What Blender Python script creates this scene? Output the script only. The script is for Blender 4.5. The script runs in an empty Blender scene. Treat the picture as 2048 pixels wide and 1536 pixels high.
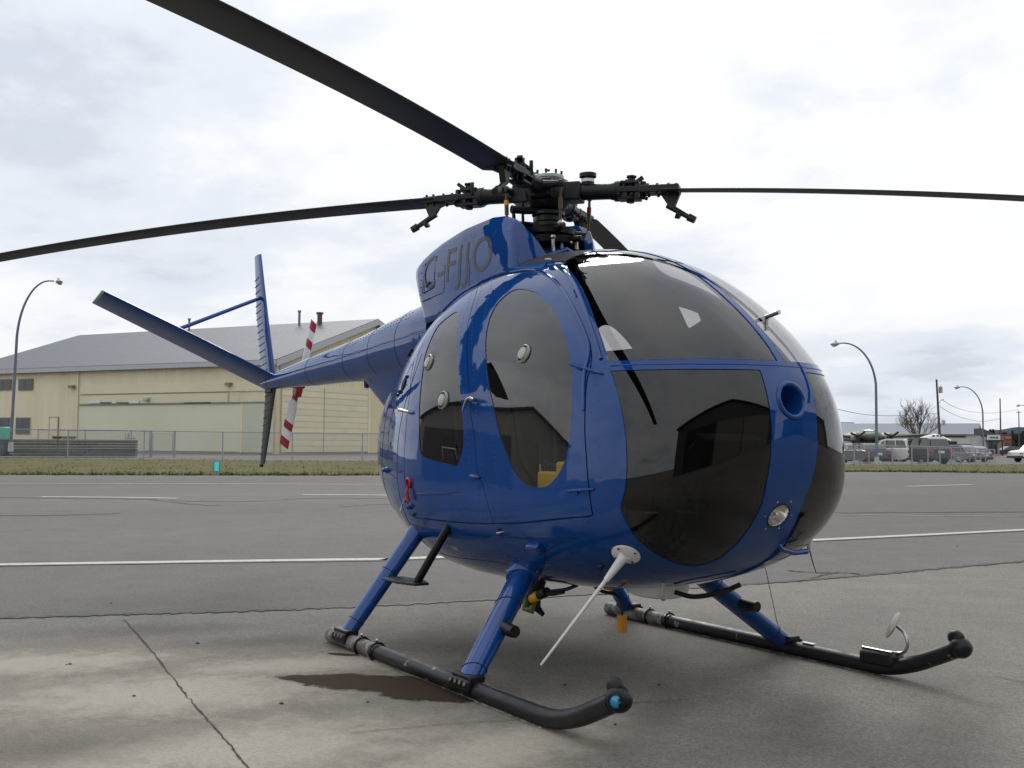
import bpy, math, random
import numpy as np
from mathutils import Vector, Matrix
random.seed(7); rng = np.random.default_rng(7)
scene = bpy.context.scene
COL = scene.collection
# ------------------------------------------------------------------ camera
# world frame: x = the way the parked helicopter points, y = its left side, z up; apron at z = 0
CAM = [4.89826, -3.30475, 1.08768, 2.58057, 0.05293, 0.00596, 2189.06879]   # x y z yaw pitch roll focal(px of 2048)
cpos = np.array(CAM[:3])
def cam_axes():
    yaw, pitch, roll = CAM[3:6]
    f = np.array([math.cos(yaw)*math.cos(pitch), math.sin(yaw)*math.cos(pitch), math.sin(pitch)])
    r = np.array([math.sin(yaw), -math.cos(yaw), 0.0]); u = np.cross(r, f)
    c, s = math.cos(roll), math.sin(roll)
    return c*r + s*u, -s*r + c*u, f
cR, cU, cF = cam_axes()
cam_data = bpy.data.cameras.new('camera'); cam = bpy.data.objects.new('camera', cam_data); COL.objects.link(cam)
M = Matrix.Identity(4)
for i in range(3):
    M[i][0] = cR[i]; M[i][1] = cU[i]; M[i][2] = -cF[i]; M[i][3] = cpos[i]
cam.matrix_world = M
cam_data.sensor_width = 36.0; cam_data.lens = 36.0*CAM[6]/2048.0
cam_data.clip_start = 0.05; cam_data.clip_end = 6000
scene.camera = cam
# ------------------------------------------------------------------ sky, sun, exposure
SUN_EL, SUN_AZ = math.radians(36), math.radians(154)      # azimuth measured from +x towards +y
sun_dir = np.array([math.cos(SUN_EL)*math.cos(SUN_AZ), math.cos(SUN_EL)*math.sin(SUN_AZ), math.sin(SUN_EL)])
world = bpy.data.worlds.new('World'); scene.world = world; world.use_nodes = True
nt = world.node_tree; nt.nodes.clear()
def wn(t, **k):
    n = nt.nodes.new(t)
    for a, b in k.items(): setattr(n, a, b)
    return n
wl = nt.links.new
sky = wn('ShaderNodeTexSky', sky_type='NISHITA', sun_disc=False)
sky.sun_elevation = SUN_EL; sky.sun_rotation = math.pi/2 - SUN_AZ
sky.air_density = 1.0; sky.dust_density = 1.5; sky.ozone_density = 1.0
tc = wn('ShaderNodeTexCoord')
sep = wn('ShaderNodeSeparateXYZ'); wl(tc.outputs['Generated'], sep.inputs[0])
def wmath(op, a, b=None, c=None, clamp=False):
    n = wn('ShaderNodeMath', operation=op, use_clamp=clamp)
    for i, v in enumerate((a, b, c)):
        if v is None: continue
        if isinstance(v, (int, float)): n.inputs[i].default_value = v
        else: wl(v, n.inputs[i])
    return n.outputs[0]
zz = wmath('MAXIMUM', sep.outputs[2], 0.0)
den = wmath('ADD', zz, 0.22)
px_ = wmath('DIVIDE', sep.outputs[0], den); py_ = wmath('DIVIDE', sep.outputs[1], den)
cmb = wn('ShaderNodeCombineXYZ'); wl(px_, cmb.inputs[0]); wl(py_, cmb.inputs[1])
def wnoise(scale, detail, rough, off, dist=0.0):
    mp = wn('ShaderNodeMapping'); mp.inputs['Location'].default_value = off
    wl(cmb.outputs[0], mp.inputs['Vector'])
    n = wn('ShaderNodeTexNoise'); n.inputs['Scale'].default_value = scale; n.inputs['Detail'].default_value = detail
    n.inputs['Roughness'].default_value = rough; n.inputs['Distortion'].default_value = dist
    wl(mp.outputs[0], n.inputs['Vector']); return n.outputs['Fac']
def wramp(v, pts):
    r = wn('ShaderNodeValToRGB'); e = r.color_ramp.elements
    while len(e) < len(pts): e.new(0.5)
    for el, (p, c) in zip(e, pts):
        el.position = p; el.color = (c[0], c[1], c[2], 1) if isinstance(c, tuple) else (c, c, c, 1)
    r.color_ramp.interpolation = 'EASE'
    wl(v, r.inputs[0]); return r.outputs[0]
n1 = wnoise(0.85, 9, 0.56, (3.1, 1.7, 0.0), 0.35)
n2 = wnoise(2.3, 8, 0.55, (9.2, 4.4, 2.0), 0.25)
dens = wmath('MULTIPLY_ADD', n2, 0.34, wmath('MULTIPLY', n1, 0.78))
# broken overcast: pale tops, blue-grey bellies, a few thin places where blue shows
cloud = wramp(dens, [(0.37, (0.50, 0.55, 0.64)), (0.49, (0.72, 0.76, 0.83)), (0.59, (0.87, 0.885, 0.905)), (0.74, (0.985, 0.985, 0.98))])
thin = wramp(dens, [(0.30, 0.15), (0.44, 1.0)])
# the deck is brighter high up
elev = wmath('MULTIPLY_ADD', zz, 0.26, 0.93)
cl2 = wn('ShaderNodeMix', data_type='RGBA', blend_type='MULTIPLY'); cl2.inputs['Factor'].default_value = 1.0
wl(cloud, cl2.inputs['A']); wl(elev, cl2.inputs['B'])
skys = wn('ShaderNodeMix', data_type='RGBA', blend_type='MULTIPLY'); skys.inputs['Factor'].default_value = 1.0
wl(sky.outputs[0], skys.inputs['A']); skys.inputs['B'].default_value = (0.10, 0.10, 0.10, 1)
mixs = wn('ShaderNodeMix', data_type='RGBA'); wl(thin, mixs.inputs['Factor']); wl(skys.outputs['Result'], mixs.inputs['A']); wl(cl2.outputs['Result'], mixs.inputs['B'])
bg = wn('ShaderNodeBackground'); wl(mixs.outputs['Result'], bg.inputs['Color']); bg.inputs['Strength'].default_value = 1.0
wo = wn('ShaderNodeOutputWorld'); wl(bg.outputs[0], wo.inputs['Surface'])
sd = bpy.data.lights.new('sun', 'SUN'); so = bpy.data.objects.new('sun', sd); COL.objects.link(so)
sd.energy = 1.1; sd.angle = math.radians(24); sd.color = (1.0, 0.97, 0.92)
so.rotation_euler = Vector(-sun_dir).to_track_quat('-Z', 'Y').to_euler()
so.location = (-30, 5, 40)
scene.view_settings.view_transform = 'Standard'; scene.view_settings.look = 'None'
scene.view_settings.exposure = 0.2; scene.view_settings.gamma = 1.0; scene.view_settings.use_curve_mapping = False
scene.render.engine = 'CYCLES'
scene.cycles.transparent_max_bounces = 16; scene.cycles.max_bounces = 8
# ------------------------------------------------------------------ helpers
fh = np.array([math.cos(CAM[3]), math.sin(CAM[3]), 0.0]); rh = np.array([math.sin(CAM[3]), -math.cos(CAM[3]), 0.0])
def W(lat, dep, z=0.0):                      # metres to the right of / ahead of the camera, on the ground
    q = cpos + rh*lat + fh*dep; return np.array([q[0], q[1], z])
def GP(px, py, z=0.0):                       # where a sight line meets the level z
    d = cF + cR*(px-1024)/CAM[6] - cU*(py-768)/CAM[6]
    return cpos + d*((z-cpos[2])/d[2])
def CP(px, dep, z=0.0):                      # a spot in picture column px at a given distance
    return W((px-1024)/CAM[6]*dep, dep, z)
def lin(r, g, b):
    f = lambda c: (c/255/12.92) if c <= 10 else ((c/255+0.055)/1.055)**2.4
    return (f(r), f(g), f(b))
def ground_z(p):                             # the car park beyond the grass lies a little lower on the right
    q = np.asarray(p) - cpos; dep = q@fh; lat = q@rh
    t = min(max((dep-52)/60, 0), 1); s = min(max((lat-6)/14, 0), 1)
    return -0.55*t*s*s*(3-2*s)
def cr_closed(pts, n=6):
    P = np.array(pts, float); k = len(P); out = []
    for i in range(k):
        a, b, c, d = P[(i-1) % k], P[i], P[(i+1) % k], P[(i+2) % k]
        for t in np.linspace(0, 1, n, endpoint=False):
            out.append(0.5*(2*b+(c-a)*t+(2*a-5*b+4*c-d)*t*t+(3*b-a-3*c+d)*t**3))
    return np.array(out)
def cr_open(pts, n=8):
    P = np.array(pts, float); P = np.vstack([2*P[0]-P[1], P, 2*P[-1]-P[-2]]); out = []
    for i in range(1, len(P)-2):
        a, b, c, d = P[i-1:i+3]
        for t in np.linspace(0, 1, n, endpoint=False):
            out.append(0.5*(2*b+(c-a)*t+(2*a-5*b+4*c-d)*t*t+(3*b-a-3*c+d)*t**3))
    out.append(P[-2]); return np.array(out)
def frame(d):
    d = np.asarray(d, float); d = d/np.linalg.norm(d)
    a = np.array([0, 0, 1.0]) if abs(d[2]) < 0.9 else np.array([1.0, 0, 0])
    x = np.cross(a, d); x /= np.linalg.norm(x); return x, np.cross(d, x), d
class MB:
    def __init__(s): s.v = []; s.f = []; s.m = []
    def add(s, v, f, mi=0):
        o = len(s.v); s.v += [tuple(map(float, q)) for q in v]; s.f += [tuple(i+o for i in q) for q in f]; s.m += [mi]*len(f); return s
    def box(s, c, size, ax=None, mi=0):
        c = np.asarray(c, float); h = np.asarray(size, float)/2
        A = np.eye(3) if ax is None else np.array(ax, float)          # rows = local axes
        v = [c + A[0]*h[0]*i + A[1]*h[1]*j + A[2]*h[2]*k for i in (-1, 1) for j in (-1, 1) for k in (-1, 1)]
        return s.add(v, [(0, 1, 3, 2), (4, 6, 7, 5), (0, 4, 5, 1), (2, 3, 7, 6), (0, 2, 6, 4), (1, 5, 7, 3)], mi)
    def ring_loft(s, rings, caps=True, closed=True, mi=0):
        n = len(rings[0]); v = [q for r in rings for q in r]; f = []
        for i in range(len(rings)-1):
            for j in range(n if closed else n-1):
                k = (j+1) % n; f.append((i*n+j, i*n+k, (i+1)*n+k, (i+1)*n+j))
        if caps and closed:
            f.append(tuple(range(n-1, -1, -1))); o = (len(rings)-1)*n; f.append(tuple(range(o, o+n)))
        return s.add(v, f, mi)
    def cyl(s, a, b, r0, r1=None, n=16, mi=0, caps=True):
        r1 = r0 if r1 is None else r1; a = np.asarray(a, float); b = np.asarray(b, float); x, y, d = frame(b-a)
        t = np.linspace(0, 2*np.pi, n, endpoint=False)
        return s.ring_loft([[a+(x*math.cos(q)+y*math.sin(q))*r0 for q in t], [b+(x*math.cos(q)+y*math.sin(q))*r1 for q in t]], caps, True, mi)
    def tube(s, pts, r, n=12, mi=0, flat=None):
        P = np.array(pts, float); r = np.broadcast_to(r, (len(P),)); T = np.gradient(P, axis=0); rings = []
        x, y, d = frame(T[0])
        t = np.linspace(0, 2*np.pi, n, endpoint=False)
        for p, tg, rr in zip(P, T, r):
            d = tg/np.linalg.norm(tg); x = x - d*(x@d); x /= np.linalg.norm(x); y = np.cross(d, x)
            rings.append([p+(x*math.cos(q)+y*math.sin(q))*rr for q in t])
        return s.ring_loft(rings, True, True, mi)
    def lathe(s, prof, o, d, n=24, mi=0, caps=False):
        x, y, d = frame(d); o = np.asarray(o, float); t = np.linspace(0, 2*np.pi, n, endpoint=False)
        return s.ring_loft([[o+d*h+(x*math.cos(q)+y*math.sin(q))*max(r, 1e-4) for q in t] for r, h in prof], caps, True, mi)
    def ball(s, c, r, n=12, mi=0):
        r = np.broadcast_to(r, (3,)); c = np.asarray(c, float); m = max(4, n//2)
        rings = [[c+np.array([math.cos(t)*math.sin(p)*r[0], math.sin(t)*math.sin(p)*r[1], math.cos(p)*r[2]]) for t in np.linspace(0, 2*np.pi, n, endpoint=False)] for p in np.linspace(math.pi-1e-3, 1e-3, m+1)]
        return s.ring_loft(rings, False, True, mi)
    def quad(s, a, b, c, d, mi=0): return s.add([a, b, c, d], [(0, 1, 2, 3)], mi)
    def prism(s, poly, a, b, mi=0):                  # poly of 3d points extruded from offset a to offset b (vectors)
        P = [np.asarray(q, float) for q in poly]; a = np.asarray(a, float); b = np.asarray(b, float)
        return s.ring_loft([[q+a for q in P], [q+b for q in P]], True, True, mi)
    def mesh(s, name):
        me = bpy.data.meshes.new(name); me.from_pydata(s.v, [], s.f); me.update(); return me
    def build(s, name, mat, parent=None, smooth=35, bevel=0, seg=2):
        me = s.mesh(name); mats = mat if isinstance(mat, (list, tuple)) else [mat]
        for m_ in mats: me.materials.append(m_)
        if len(mats) > 1: me.polygons.foreach_set('material_index', s.m)
        if smooth:
            me.polygons.foreach_set('use_smooth', [True]*len(me.polygons)); me.set_sharp_from_angle(angle=math.radians(smooth))
        o = bpy.data.objects.new(name, me); COL.objects.link(o)
        if parent is not None: o.parent = parent
        if bevel:
            b = o.modifiers.new('bevel', 'BEVEL'); b.width = bevel; b.segments = seg; b.limit_method = 'ANGLE'; b.angle_limit = math.radians(40); b.harden_normals = False
        return o
def empty(name, loc=(0, 0, 0), rz=0.0):
    o = bpy.data.objects.new(name, None); COL.objects.link(o); o.location = loc; o.rotation_euler = (0, 0, rz); o.empty_display_size = 0.2; return o
def tag(o, label, cat, group=None):
    o['label'] = label; o['category'] = cat
    if group: o['group'] = group
    return o
def copy_tree(o, parent=None):
    c = o.copy(); COL.objects.link(c); c.parent = parent
    for ch in list(o.children): copy_tree(ch, c)
    return c
# ------------------------------------------------------------------ materials
def mat(name, col, rough=0.5, metal=0.0, coat=0.0, var=0.12, vscale=6.0, bump=0.0, bscale=40.0, col2=None, mixscale=None, mixlo=0.45, mixhi=0.6, spec=0.5, detail=6, rvar=0.0, stretch=None):
    m = bpy.data.materials.new(name); m.use_nodes = True; n = m.node_tree.nodes; l = m.node_tree.links
    b = n['Principled BSDF']; b.inputs['Roughness'].default_value = rough; b.inputs['Metallic'].default_value = metal
    b.inputs['Coat Weight'].default_value = coat; b.inputs['Coat Roughness'].default_value = 0.04; b.inputs['Specular IOR Level'].default_value = spec
    t = n.new('ShaderNodeTexCoord'); src = t.outputs['Object']
    if stretch:
        mp = n.new('ShaderNodeMapping'); mp.inputs['Scale'].default_value = stretch; l.new(src, mp.inputs['Vector']); src = mp.outputs[0]
    nz = n.new('ShaderNodeTexNoise'); nz.inputs['Scale'].default_value = vscale; nz.inputs['Detail'].default_value = detail; l.new(src, nz.inputs['Vector'])
    cur = None
    if col2 is not None:
        n2_ = n.new('ShaderNodeTexNoise'); n2_.inputs['Scale'].default_value = mixscale or vscale; n2_.inputs['Detail'].default_value = 8; n2_.inputs['Roughness'].default_value = 0.6; l.new(src, n2_.inputs['Vector'])
        mr = n.new('ShaderNodeMapRange'); mr.inputs['From Min'].default_value = mixlo; mr.inputs['From Max'].default_value = mixhi; mr.interpolation_type = 'SMOOTHSTEP'; l.new(n2_.outputs['Fac'], mr.inputs['Value'])
        mx = n.new('ShaderNodeMix'); mx.data_type = 'RGBA'; mx.inputs['A'].default_value = (*col, 1); mx.inputs['B'].default_value = (*col2, 1); l.new(mr.outputs['Result'], mx.inputs['Factor']); cur = mx.outputs['Result']
    hs = n.new('ShaderNodeHueSaturation'); 
    if cur is None: hs.inputs['Color'].default_value = (*col, 1)
    else: l.new(cur, hs.inputs['Color'])
    mv = n.new('ShaderNodeMapRange'); mv.inputs['From Min'].default_value = 0.25; mv.inputs['From Max'].default_value = 0.75; mv.inputs['To Min'].default_value = 1-var; mv.inputs['To Max'].default_value = 1+var
    l.new(nz.outputs['Fac'], mv.inputs['Value']); l.new(mv.outputs['Result'], hs.inputs['Value']); l.new(hs.outputs['Color'], b.inputs['Base Color'])
    if rvar:
        rr = n.new('ShaderNodeMapRange'); rr.inputs['From Min'].default_value = 0.3; rr.inputs['From Max'].default_value = 0.7; rr.inputs['To Min'].default_value = max(0.02, rough-rvar); rr.inputs['To Max'].default_value = rough+rvar
        l.new(nz.outputs['Fac'], rr.inputs['Value']); l.new(rr.outputs['Result'], b.inputs['Roughness'])
    if bump:
        nb = n.new('ShaderNodeTexNoise'); nb.inputs['Scale'].default_value = bscale; nb.inputs['Detail'].default_value = 4; l.new(src, nb.inputs['Vector'])
        bp = n.new('ShaderNodeBump'); bp.inputs['Strength'].default_value = bump; bp.inputs['Distance'].default_value = 0.01; l.new(nb.outputs['Fac'], bp.inputs['Height']); l.new(bp.outputs[0], b.inputs['Normal'])
    return m
def glass_mat(name, tint, ior=1.6, rough=0.0, grime=0.0):
    m = bpy.data.materials.new(name); m.use_nodes = True; n = m.node_tree.nodes; l = m.node_tree.links; n.clear()
    tr = n.new('ShaderNodeBsdfTransparent'); tr.inputs['Color'].default_value = (*tint, 1)
    gl = n.new('ShaderNodeBsdfGlossy'); gl.inputs['Roughness'].default_value = rough; gl.inputs['Color'].default_value = (1, 1, 1, 1)
    fr = n.new('ShaderNodeFresnel'); fr.inputs['IOR'].default_value = ior
    t = n.new('ShaderNodeTexCoord'); nz = n.new('ShaderNodeTexNoise'); nz.inputs['Scale'].default_value = 3.0; nz.inputs['Detail'].default_value = 2; l.new(t.outputs['Object'], nz.inputs['Vector'])
    ge = n.new('ShaderNodeNewGeometry'); io = n.new('ShaderNodeMapRange'); io.inputs['To Min'].default_value = ior; io.inputs['To Max'].default_value = 1/ior; l.new(ge.outputs['Backfacing'], io.inputs['Value']); l.new(io.outputs['Result'], fr.inputs['IOR'])   # the same pane seen from either side
    mx = n.new('ShaderNodeMixShader'); l.new(fr.outputs[0], mx.inputs[0]); l.new(tr.outputs[0], mx.inputs[1]); l.new(gl.outputs[0], mx.inputs[2])
    out = n.new('ShaderNodeOutputMaterial')
    if grime:
        df = n.new('ShaderNodeBsdfDiffuse'); df.inputs['Color'].default_value = (0.35, 0.34, 0.32, 1)
        ng = n.new('ShaderNodeTexNoise'); ng.inputs['Scale'].default_value = 5; ng.inputs['Detail'].default_value = 9; l.new(t.outputs['Object'], ng.inputs['Vector'])
        mr = n.new('ShaderNodeMapRange'); mr.inputs['From Min'].default_value = 0.4; mr.inputs['From Max'].default_value = 0.75; mr.inputs['To Max'].default_value = grime; l.new(ng.outputs['Fac'], mr.inputs['Value'])
        m2 = n.new('ShaderNodeMixShader'); l.new(mr.outputs['Result'], m2.inputs[0]); l.new(mx.outputs[0], m2.inputs[1]); l.new(df.outputs[0], m2.inputs[2]); l.new(m2.outputs[0], out.inputs[0])
    else: l.new(mx.outputs[0], out.inputs[0])
    return m
def paint_mat():
    m = mat('blue_paint', (0.0052, 0.052, 0.222), 0.4, 0.0, 1.0, 0.10, 3.0)
    n = m.node_tree.nodes; l = m.node_tree.links; b = n['Principled BSDF']
    t = n.new('ShaderNodeTexCoord')
    a = n.new('ShaderNodeTexNoise'); a.inputs['Scale'].default_value = 6.0; a.inputs['Detail'].default_value = 2.0; l.new(t.outputs['Object'], a.inputs['Vector'])
    bp = n.new('ShaderNodeBump'); bp.inputs['Strength'].default_value = 0.15; bp.inputs['Distance'].default_value = 0.011; l.new(a.outputs['Fac'], bp.inputs['Height'])
    l.new(bp.outputs[0], b.inputs['Coat Normal']); l.new(bp.outputs[0], b.inputs['Normal'])
    b.inputs['Coat Roughness'].default_value = 0.03; b.inputs['Coat IOR'].default_value = 1.48; b.inputs['Specular IOR Level'].default_value = 0.0
    return m
BLUE = paint_mat()
BLACKMETAL = mat('black_paint', (0.008, 0.008, 0.010), 0.42, 0.0, 0.0, 0.2, 20, 0.05, 120, spec=.35)
BLADE = mat('blade_paint', (0.030, 0.030, 0.031), 0.55, 0, 0, 0.25, 3, 0.03, 200, stretch=(1, 1, 4))
DARKSTEEL = mat('dark_steel', (0.03, 0.032, 0.034), 0.4, 0.7, 0, 0.3, 30)
STEEL = mat('bare_steel', (0.45, 0.44, 0.42), 0.3, 1.0, 0, 0.15, 20)
RUBBER = mat('rubber', (0.012, 0.012, 0.012), 0.6, 0, 0, 0.1)
SKID = mat('skid_paint', (0.011, 0.0105, 0.013), 0.42, 0, 0.0, 0.2, 12, 0.06, 90, col2=(0.24, 0.23, 0.20), mixscale=13, mixlo=0.625, mixhi=0.655, rvar=0.1, spec=.35)
SKIDWORN = mat('worn_skid_paint', (0.09, 0.085, 0.075), 0.6, 0, 0, 0.3, 25, 0.1, 90, col2=(0.26, 0.24, 0.20), mixscale=14, mixlo=0.46, mixhi=0.58)
WHITEP = mat('white_paint', (0.80, 0.80, 0.78), 0.35, 0, 0.2, 0.04, 6)
REDP = mat('red_paint', (0.35, 0.012, 0.02), 0.4, 0, 0.2, 0.08)
ORANGE = mat('amber_plastic', (0.75, 0.33, 0.02), 0.4, 0, 0, 0.08)
YELLOW = mat('yellow_plastic', (0.72, 0.50, 0.02), 0.45, 0, 0, 0.08)
LINER = mat('cabin_lining', (0.018, 0.018, 0.018), 0.85, 0, 0, 0.2)
SEAT = mat('seat_fabric', (0.045, 0.041, 0.043), 0.85, 0, 0, 0.25, 60, 0.2, 300)
PANELB = mat('panel_black', (0.012, 0.012, 0.013), 0.6, 0, 0, 0.15)
GAP = mat('gap_shadow', (0.008, 0.009, 0.012), 0.8, 0, 0, 0.1)
RIVET = mat('rivet_blue', (0.003, 0.014, 0.060), 0.4, 0.0, 0.5, 0.1)
CLEAR = glass_mat('tinted_canopy', (0.62, 0.61, 0.61), 1.70)
CHIN = glass_mat('smoked_chin_window', (0.13, 0.125, 0.12), 1.58)
CLEARD = glass_mat('tinted_door_window', (0.62, 0.61, 0.60), 1.70)
LETTER = mat('faded_letter_grey', (0.050, 0.056, 0.078), 0.55, 0, 0.2, 0.3, 14)
CHROME = mat('reflector', (0.85, 0.85, 0.85), 0.06, 1.0, 0, 0.02)
LENS = glass_mat('clear_lens', (0.93, 0.93, 0.93), 1.5)
# ------------------------------------------------------------------ ground
def ground_material(name, c1, c2, speck, sc=0.35, rough=.85, streak=None, wet=0.0, tint=None):
    m = bpy.data.materials.new(name); m.use_nodes = True; n = m.node_tree.nodes; l = m.node_tree.links; b = n['Principled BSDF']; b.inputs['Roughness'].default_value = rough; b.inputs['Specular IOR Level'].default_value = .25
    t = n.new('ShaderNodeTexCoord')
    def noise(s, d=8, r=.6, st=None):
        q = n.new('ShaderNodeTexNoise'); q.inputs['Scale'].default_value = s; q.inputs['Detail'].default_value = d; q.inputs['Roughness'].default_value = r
        if st:
            mp = n.new('ShaderNodeMapping'); mp.inputs['Scale'].default_value = st; l.new(t.outputs['Object'], mp.inputs['Vector']); l.new(mp.outputs[0], q.inputs['Vector'])
        else: l.new(t.outputs['Object'], q.inputs['Vector'])
        return q.outputs['Fac']
    def mrange(v, a, b_, c, d):
        q = n.new('ShaderNodeMapRange'); q.inputs['From Min'].default_value = a; q.inputs['From Max'].default_value = b_; q.inputs['To Min'].default_value = c; q.inputs['To Max'].default_value = d; l.new(v, q.inputs['Value']); return q.outputs['Result']
    mx = n.new('ShaderNodeMix'); mx.data_type = 'RGBA'; mx.inputs['A'].default_value = (*c1, 1); mx.inputs['B'].default_value = (*c2, 1); l.new(mrange(noise(sc, 8, .6, streak), .38, .62, 0, 1), mx.inputs['Factor'])
    cur = mx.outputs['Result']
    if tint:
        m2 = n.new('ShaderNodeMix'); m2.data_type = 'RGBA'; l.new(cur, m2.inputs['A']); m2.inputs['B'].default_value = (*tint, 1); l.new(mrange(noise(sc*2.3, 6, .55), .52, .70, 0, .65), m2.inputs['Factor']); cur = m2.outputs['Result']
    # aggregate specks
    vo = n.new('ShaderNodeTexVoronoi'); vo.inputs['Scale'].default_value = 120; l.new(t.outputs['Object'], vo.inputs['Vector'])
    sep_ = n.new('ShaderNodeSeparateXYZ'); l.new(vo.outputs['Color'], sep_.inputs[0])
    hs = n.new('ShaderNodeHueSaturation'); l.new(cur, hs.inputs['Color']); v1 = mrange(sep_.outputs[0], 0, 1, 1-speck, 1+speck)
    v2 = mrange(noise(160, 4, .7), .3, .7, 1-speck*.9, 1+speck*.9); v3 = mrange(noise(2.2, 10, .65), .3, .7, .90, 1.10)
    mm = n.new('ShaderNodeMath'); mm.operation = 'MULTIPLY'; l.new(v1, mm.inputs[0]); l.new(v2, mm.inputs[1]); m3 = n.new('ShaderNodeMath'); m3.operation = 'MULTIPLY'; l.new(mm.outputs[0], m3.inputs[0]); l.new(v3, m3.inputs[1]); l.new(m3.outputs[0], hs.inputs['Value'])
    # scattered pale scuffs and dark pits
    pit = mrange(noise(14, 3, .5), .70, .74, 0, .35); p2 = n.new('ShaderNodeMix'); p2.data_type = 'RGBA'; l.new(pit, p2.inputs['Factor']); l.new(hs.outputs['Color'], p2.inputs['A']); p2.inputs['B'].default_value = (*[c*.35 for c in c2], 1)
    scf = mrange(noise(7, 9, .75, (1.0, .45, 1)), .685, .73, 0, .55); p3 = n.new('ShaderNodeMix'); p3.data_type = 'RGBA'; l.new(scf, p3.inputs['Factor']); l.new(p2.outputs['Result'], p3.inputs['A']); p3.inputs['B'].default_value = (.42, .40, .36, 1)
    l.new(p3.outputs['Result'], b.inputs['Base Color'])
    bp = n.new('ShaderNodeBump'); bp.inputs['Strength'].default_value = .35; bp.inputs['Distance'].default_value = .006; l.new(vo.outputs['Distance'], bp.inputs['Height']); l.new(bp.outputs[0], b.inputs['Normal'])
    return m
ASPHALT = ground_material('worn_asphalt', (.145, .139, .129), (.114, .110, .103), .24, .10, streak=(1.0, .35, 1))
CONCRETE = ground_material('apron_concrete', (.205, .191, .167), (.168, .157, .139), .24, .30, tint=(.132, .125, .112))
FARLAND = ground_material('car_park_asphalt', (.23, .23, .225), (.19, .19, .185), .15, .05)
def sheet(name, m_, lats, deps, dz, zfun=True):
    g = MB(); nl, nd = len(lats), len(deps)
    for d in deps:
        for a in lats:
            p = W(a, d); g.v.append((p[0], p[1], (ground_z(p) if zfun else 0)+dz))
    g.f = [(i*nl+j, i*nl+j+1, (i+1)*nl+j+1, (i+1)*nl+j) for i in range(nd-1) for j in range(nl-1)]; g.m = [0]*len(g.f)
    o = g.build(name, m_, None, 60); o['kind'] = 'structure'; return o
lat_s = np.concatenate([[-2500, -900, -300, -120], np.arange(-80, 81, 4.0), [120, 300, 900, 2500]])
dep_s = np.concatenate([[-1500, -300, -80, -20], np.arange(0, 141, 4.0), [200, 400, 900, 3000]])
sheet('ground', ASPHALT, lat_s, dep_s, 0.0)
# concrete apron under the helicopter, up to the tarred joint
J = [(-26, -70), (-8.6, -22), (-3.75, -6.4), (-2.41, -2.36), (-1.78, -.35), (-1.33, 2.68), (-1.25, 6.2), (-1.2, 14), (-1.1, 60)]
g = MB(); jp = [(x, y, .004) for x, y in J]; g.add(jp+[(60, 60, .004), (60, -70, .004)], [tuple(range(len(jp)+2))[::-1]]); o = g.build('apron', CONCRETE, None, 0); o['kind'] = 'structure'
def ribbon(name, pts, w, z, m_, jitter=0.0, n=10, wj=0.0, kind='structure'):
    P = cr_open([(a, b) for a, b in pts], n); T = np.gradient(P, axis=0); T /= np.linalg.norm(T, axis=1)[:, None]; N = np.stack([-T[:, 1], T[:, 0]], 1); P = P+N*rng.normal(0, 1, (len(P), 1))*jitter
    g = MB(); k = len(P); ww = w*.5*(1+rng.uniform(-wj, wj, (k, 2)))
    g.add([(P[i][0]+N[i][0]*ww[i, 0], P[i][1]+N[i][1]*ww[i, 0], z+ground_z((P[i][0], P[i][1], 0))) for i in range(k)]+[(P[i][0]-N[i][0]*ww[i, 1], P[i][1]-N[i][1]*ww[i, 1], z+ground_z((P[i][0], P[i][1], 0))) for i in range(k)], [(k+i, k+i+1, i+1, i) for i in range(k-1)])
    o = g.build(name, m_, None, 0); o['kind'] = kind; return o
TAR = mat('tar_joint', (.018, .017, .014), .7, 0, 0, .3, 8, col2=(.05, .05, .02), mixscale=9, mixlo=.52, mixhi=.6)
CRACK = mat('crack_dirt', (.030, .026, .020), .9, 0, 0, .3, 10)
LINEW = mat('white_line_paint', (.45, .43, .40), .7, 0, 0, .12, 5, col2=(.25, .24, .23), mixscale=16, mixlo=.56, mixhi=.66)
LINEY = mat('yellow_line_paint', (.42, .33, .16), .7, 0, 0, .12, 5, col2=(.20, .19, .17), mixscale=6, mixlo=.50, mixhi=.62)
ribbon('expansion_joint', J[1:8], .075, .009, TAR, .007, 80, .8)
ribbon('expansion_joint', [GP(246, 1240)[:2], GP(300, 1300)[:2], GP(365, 1385)[:2], GP(405, 1432)[:2], GP(437, 1468)[:2], GP(480, 1520)[:2], GP(540, 1600)[:2]], .0065, .009, CRACK, .0020, 14, .8)
ribbon('edge_line', [(-16, -30), (-5.52, -1.97), (-4.25, 1.5), (-3.8, 6.29), (-3.55, 9.77), (-3.2, 16), (-2.0, 60)], .165, .006, LINEW, .0, 8)
ribbon('edge_line_tar', [(-16.02, -30), (-5.40, -1.97), (-4.13, 1.5), (-3.68, 6.29), (-3.43, 9.77), (-3.08, 16)], .07, .0045, TAR, .004, 30, .6)  # thin dark tar ribbon along the near side of the edge line
def gline(name, pix, w, m_, z=.006, **k): return ribbon(name, [GP(*q)[:2] for q in pix], w, z, m_, **k)
gline('taxi_line', [(-300, 968), (0, 967), (400, 968), (800, 969), (1300, 968)], .22, LINEY)
gline('dash_line', [(82, 994), (220, 995), (356, 997)], .20, LINEW); gline('dash_line', [(606, 990), (700, 990), (790, 991)], .20, LINEW); gline('dash_line', [(1812, 973), (1880, 971), (1946, 969)], .18, LINEW)
gline('tar_crack', [(-60, 995), (150, 997), (300, 999), (400, 1003), (520, 1002), (600, 997), (700, 996), (800, 998)], .16, TAR, .005, jitter=.05, wj=.6)
gline('tar_crack', [(310, 1000), (360, 1005), (400, 1009), (432, 1011)], .20, TAR, .0053, jitter=.03, wj=.5)
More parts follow.
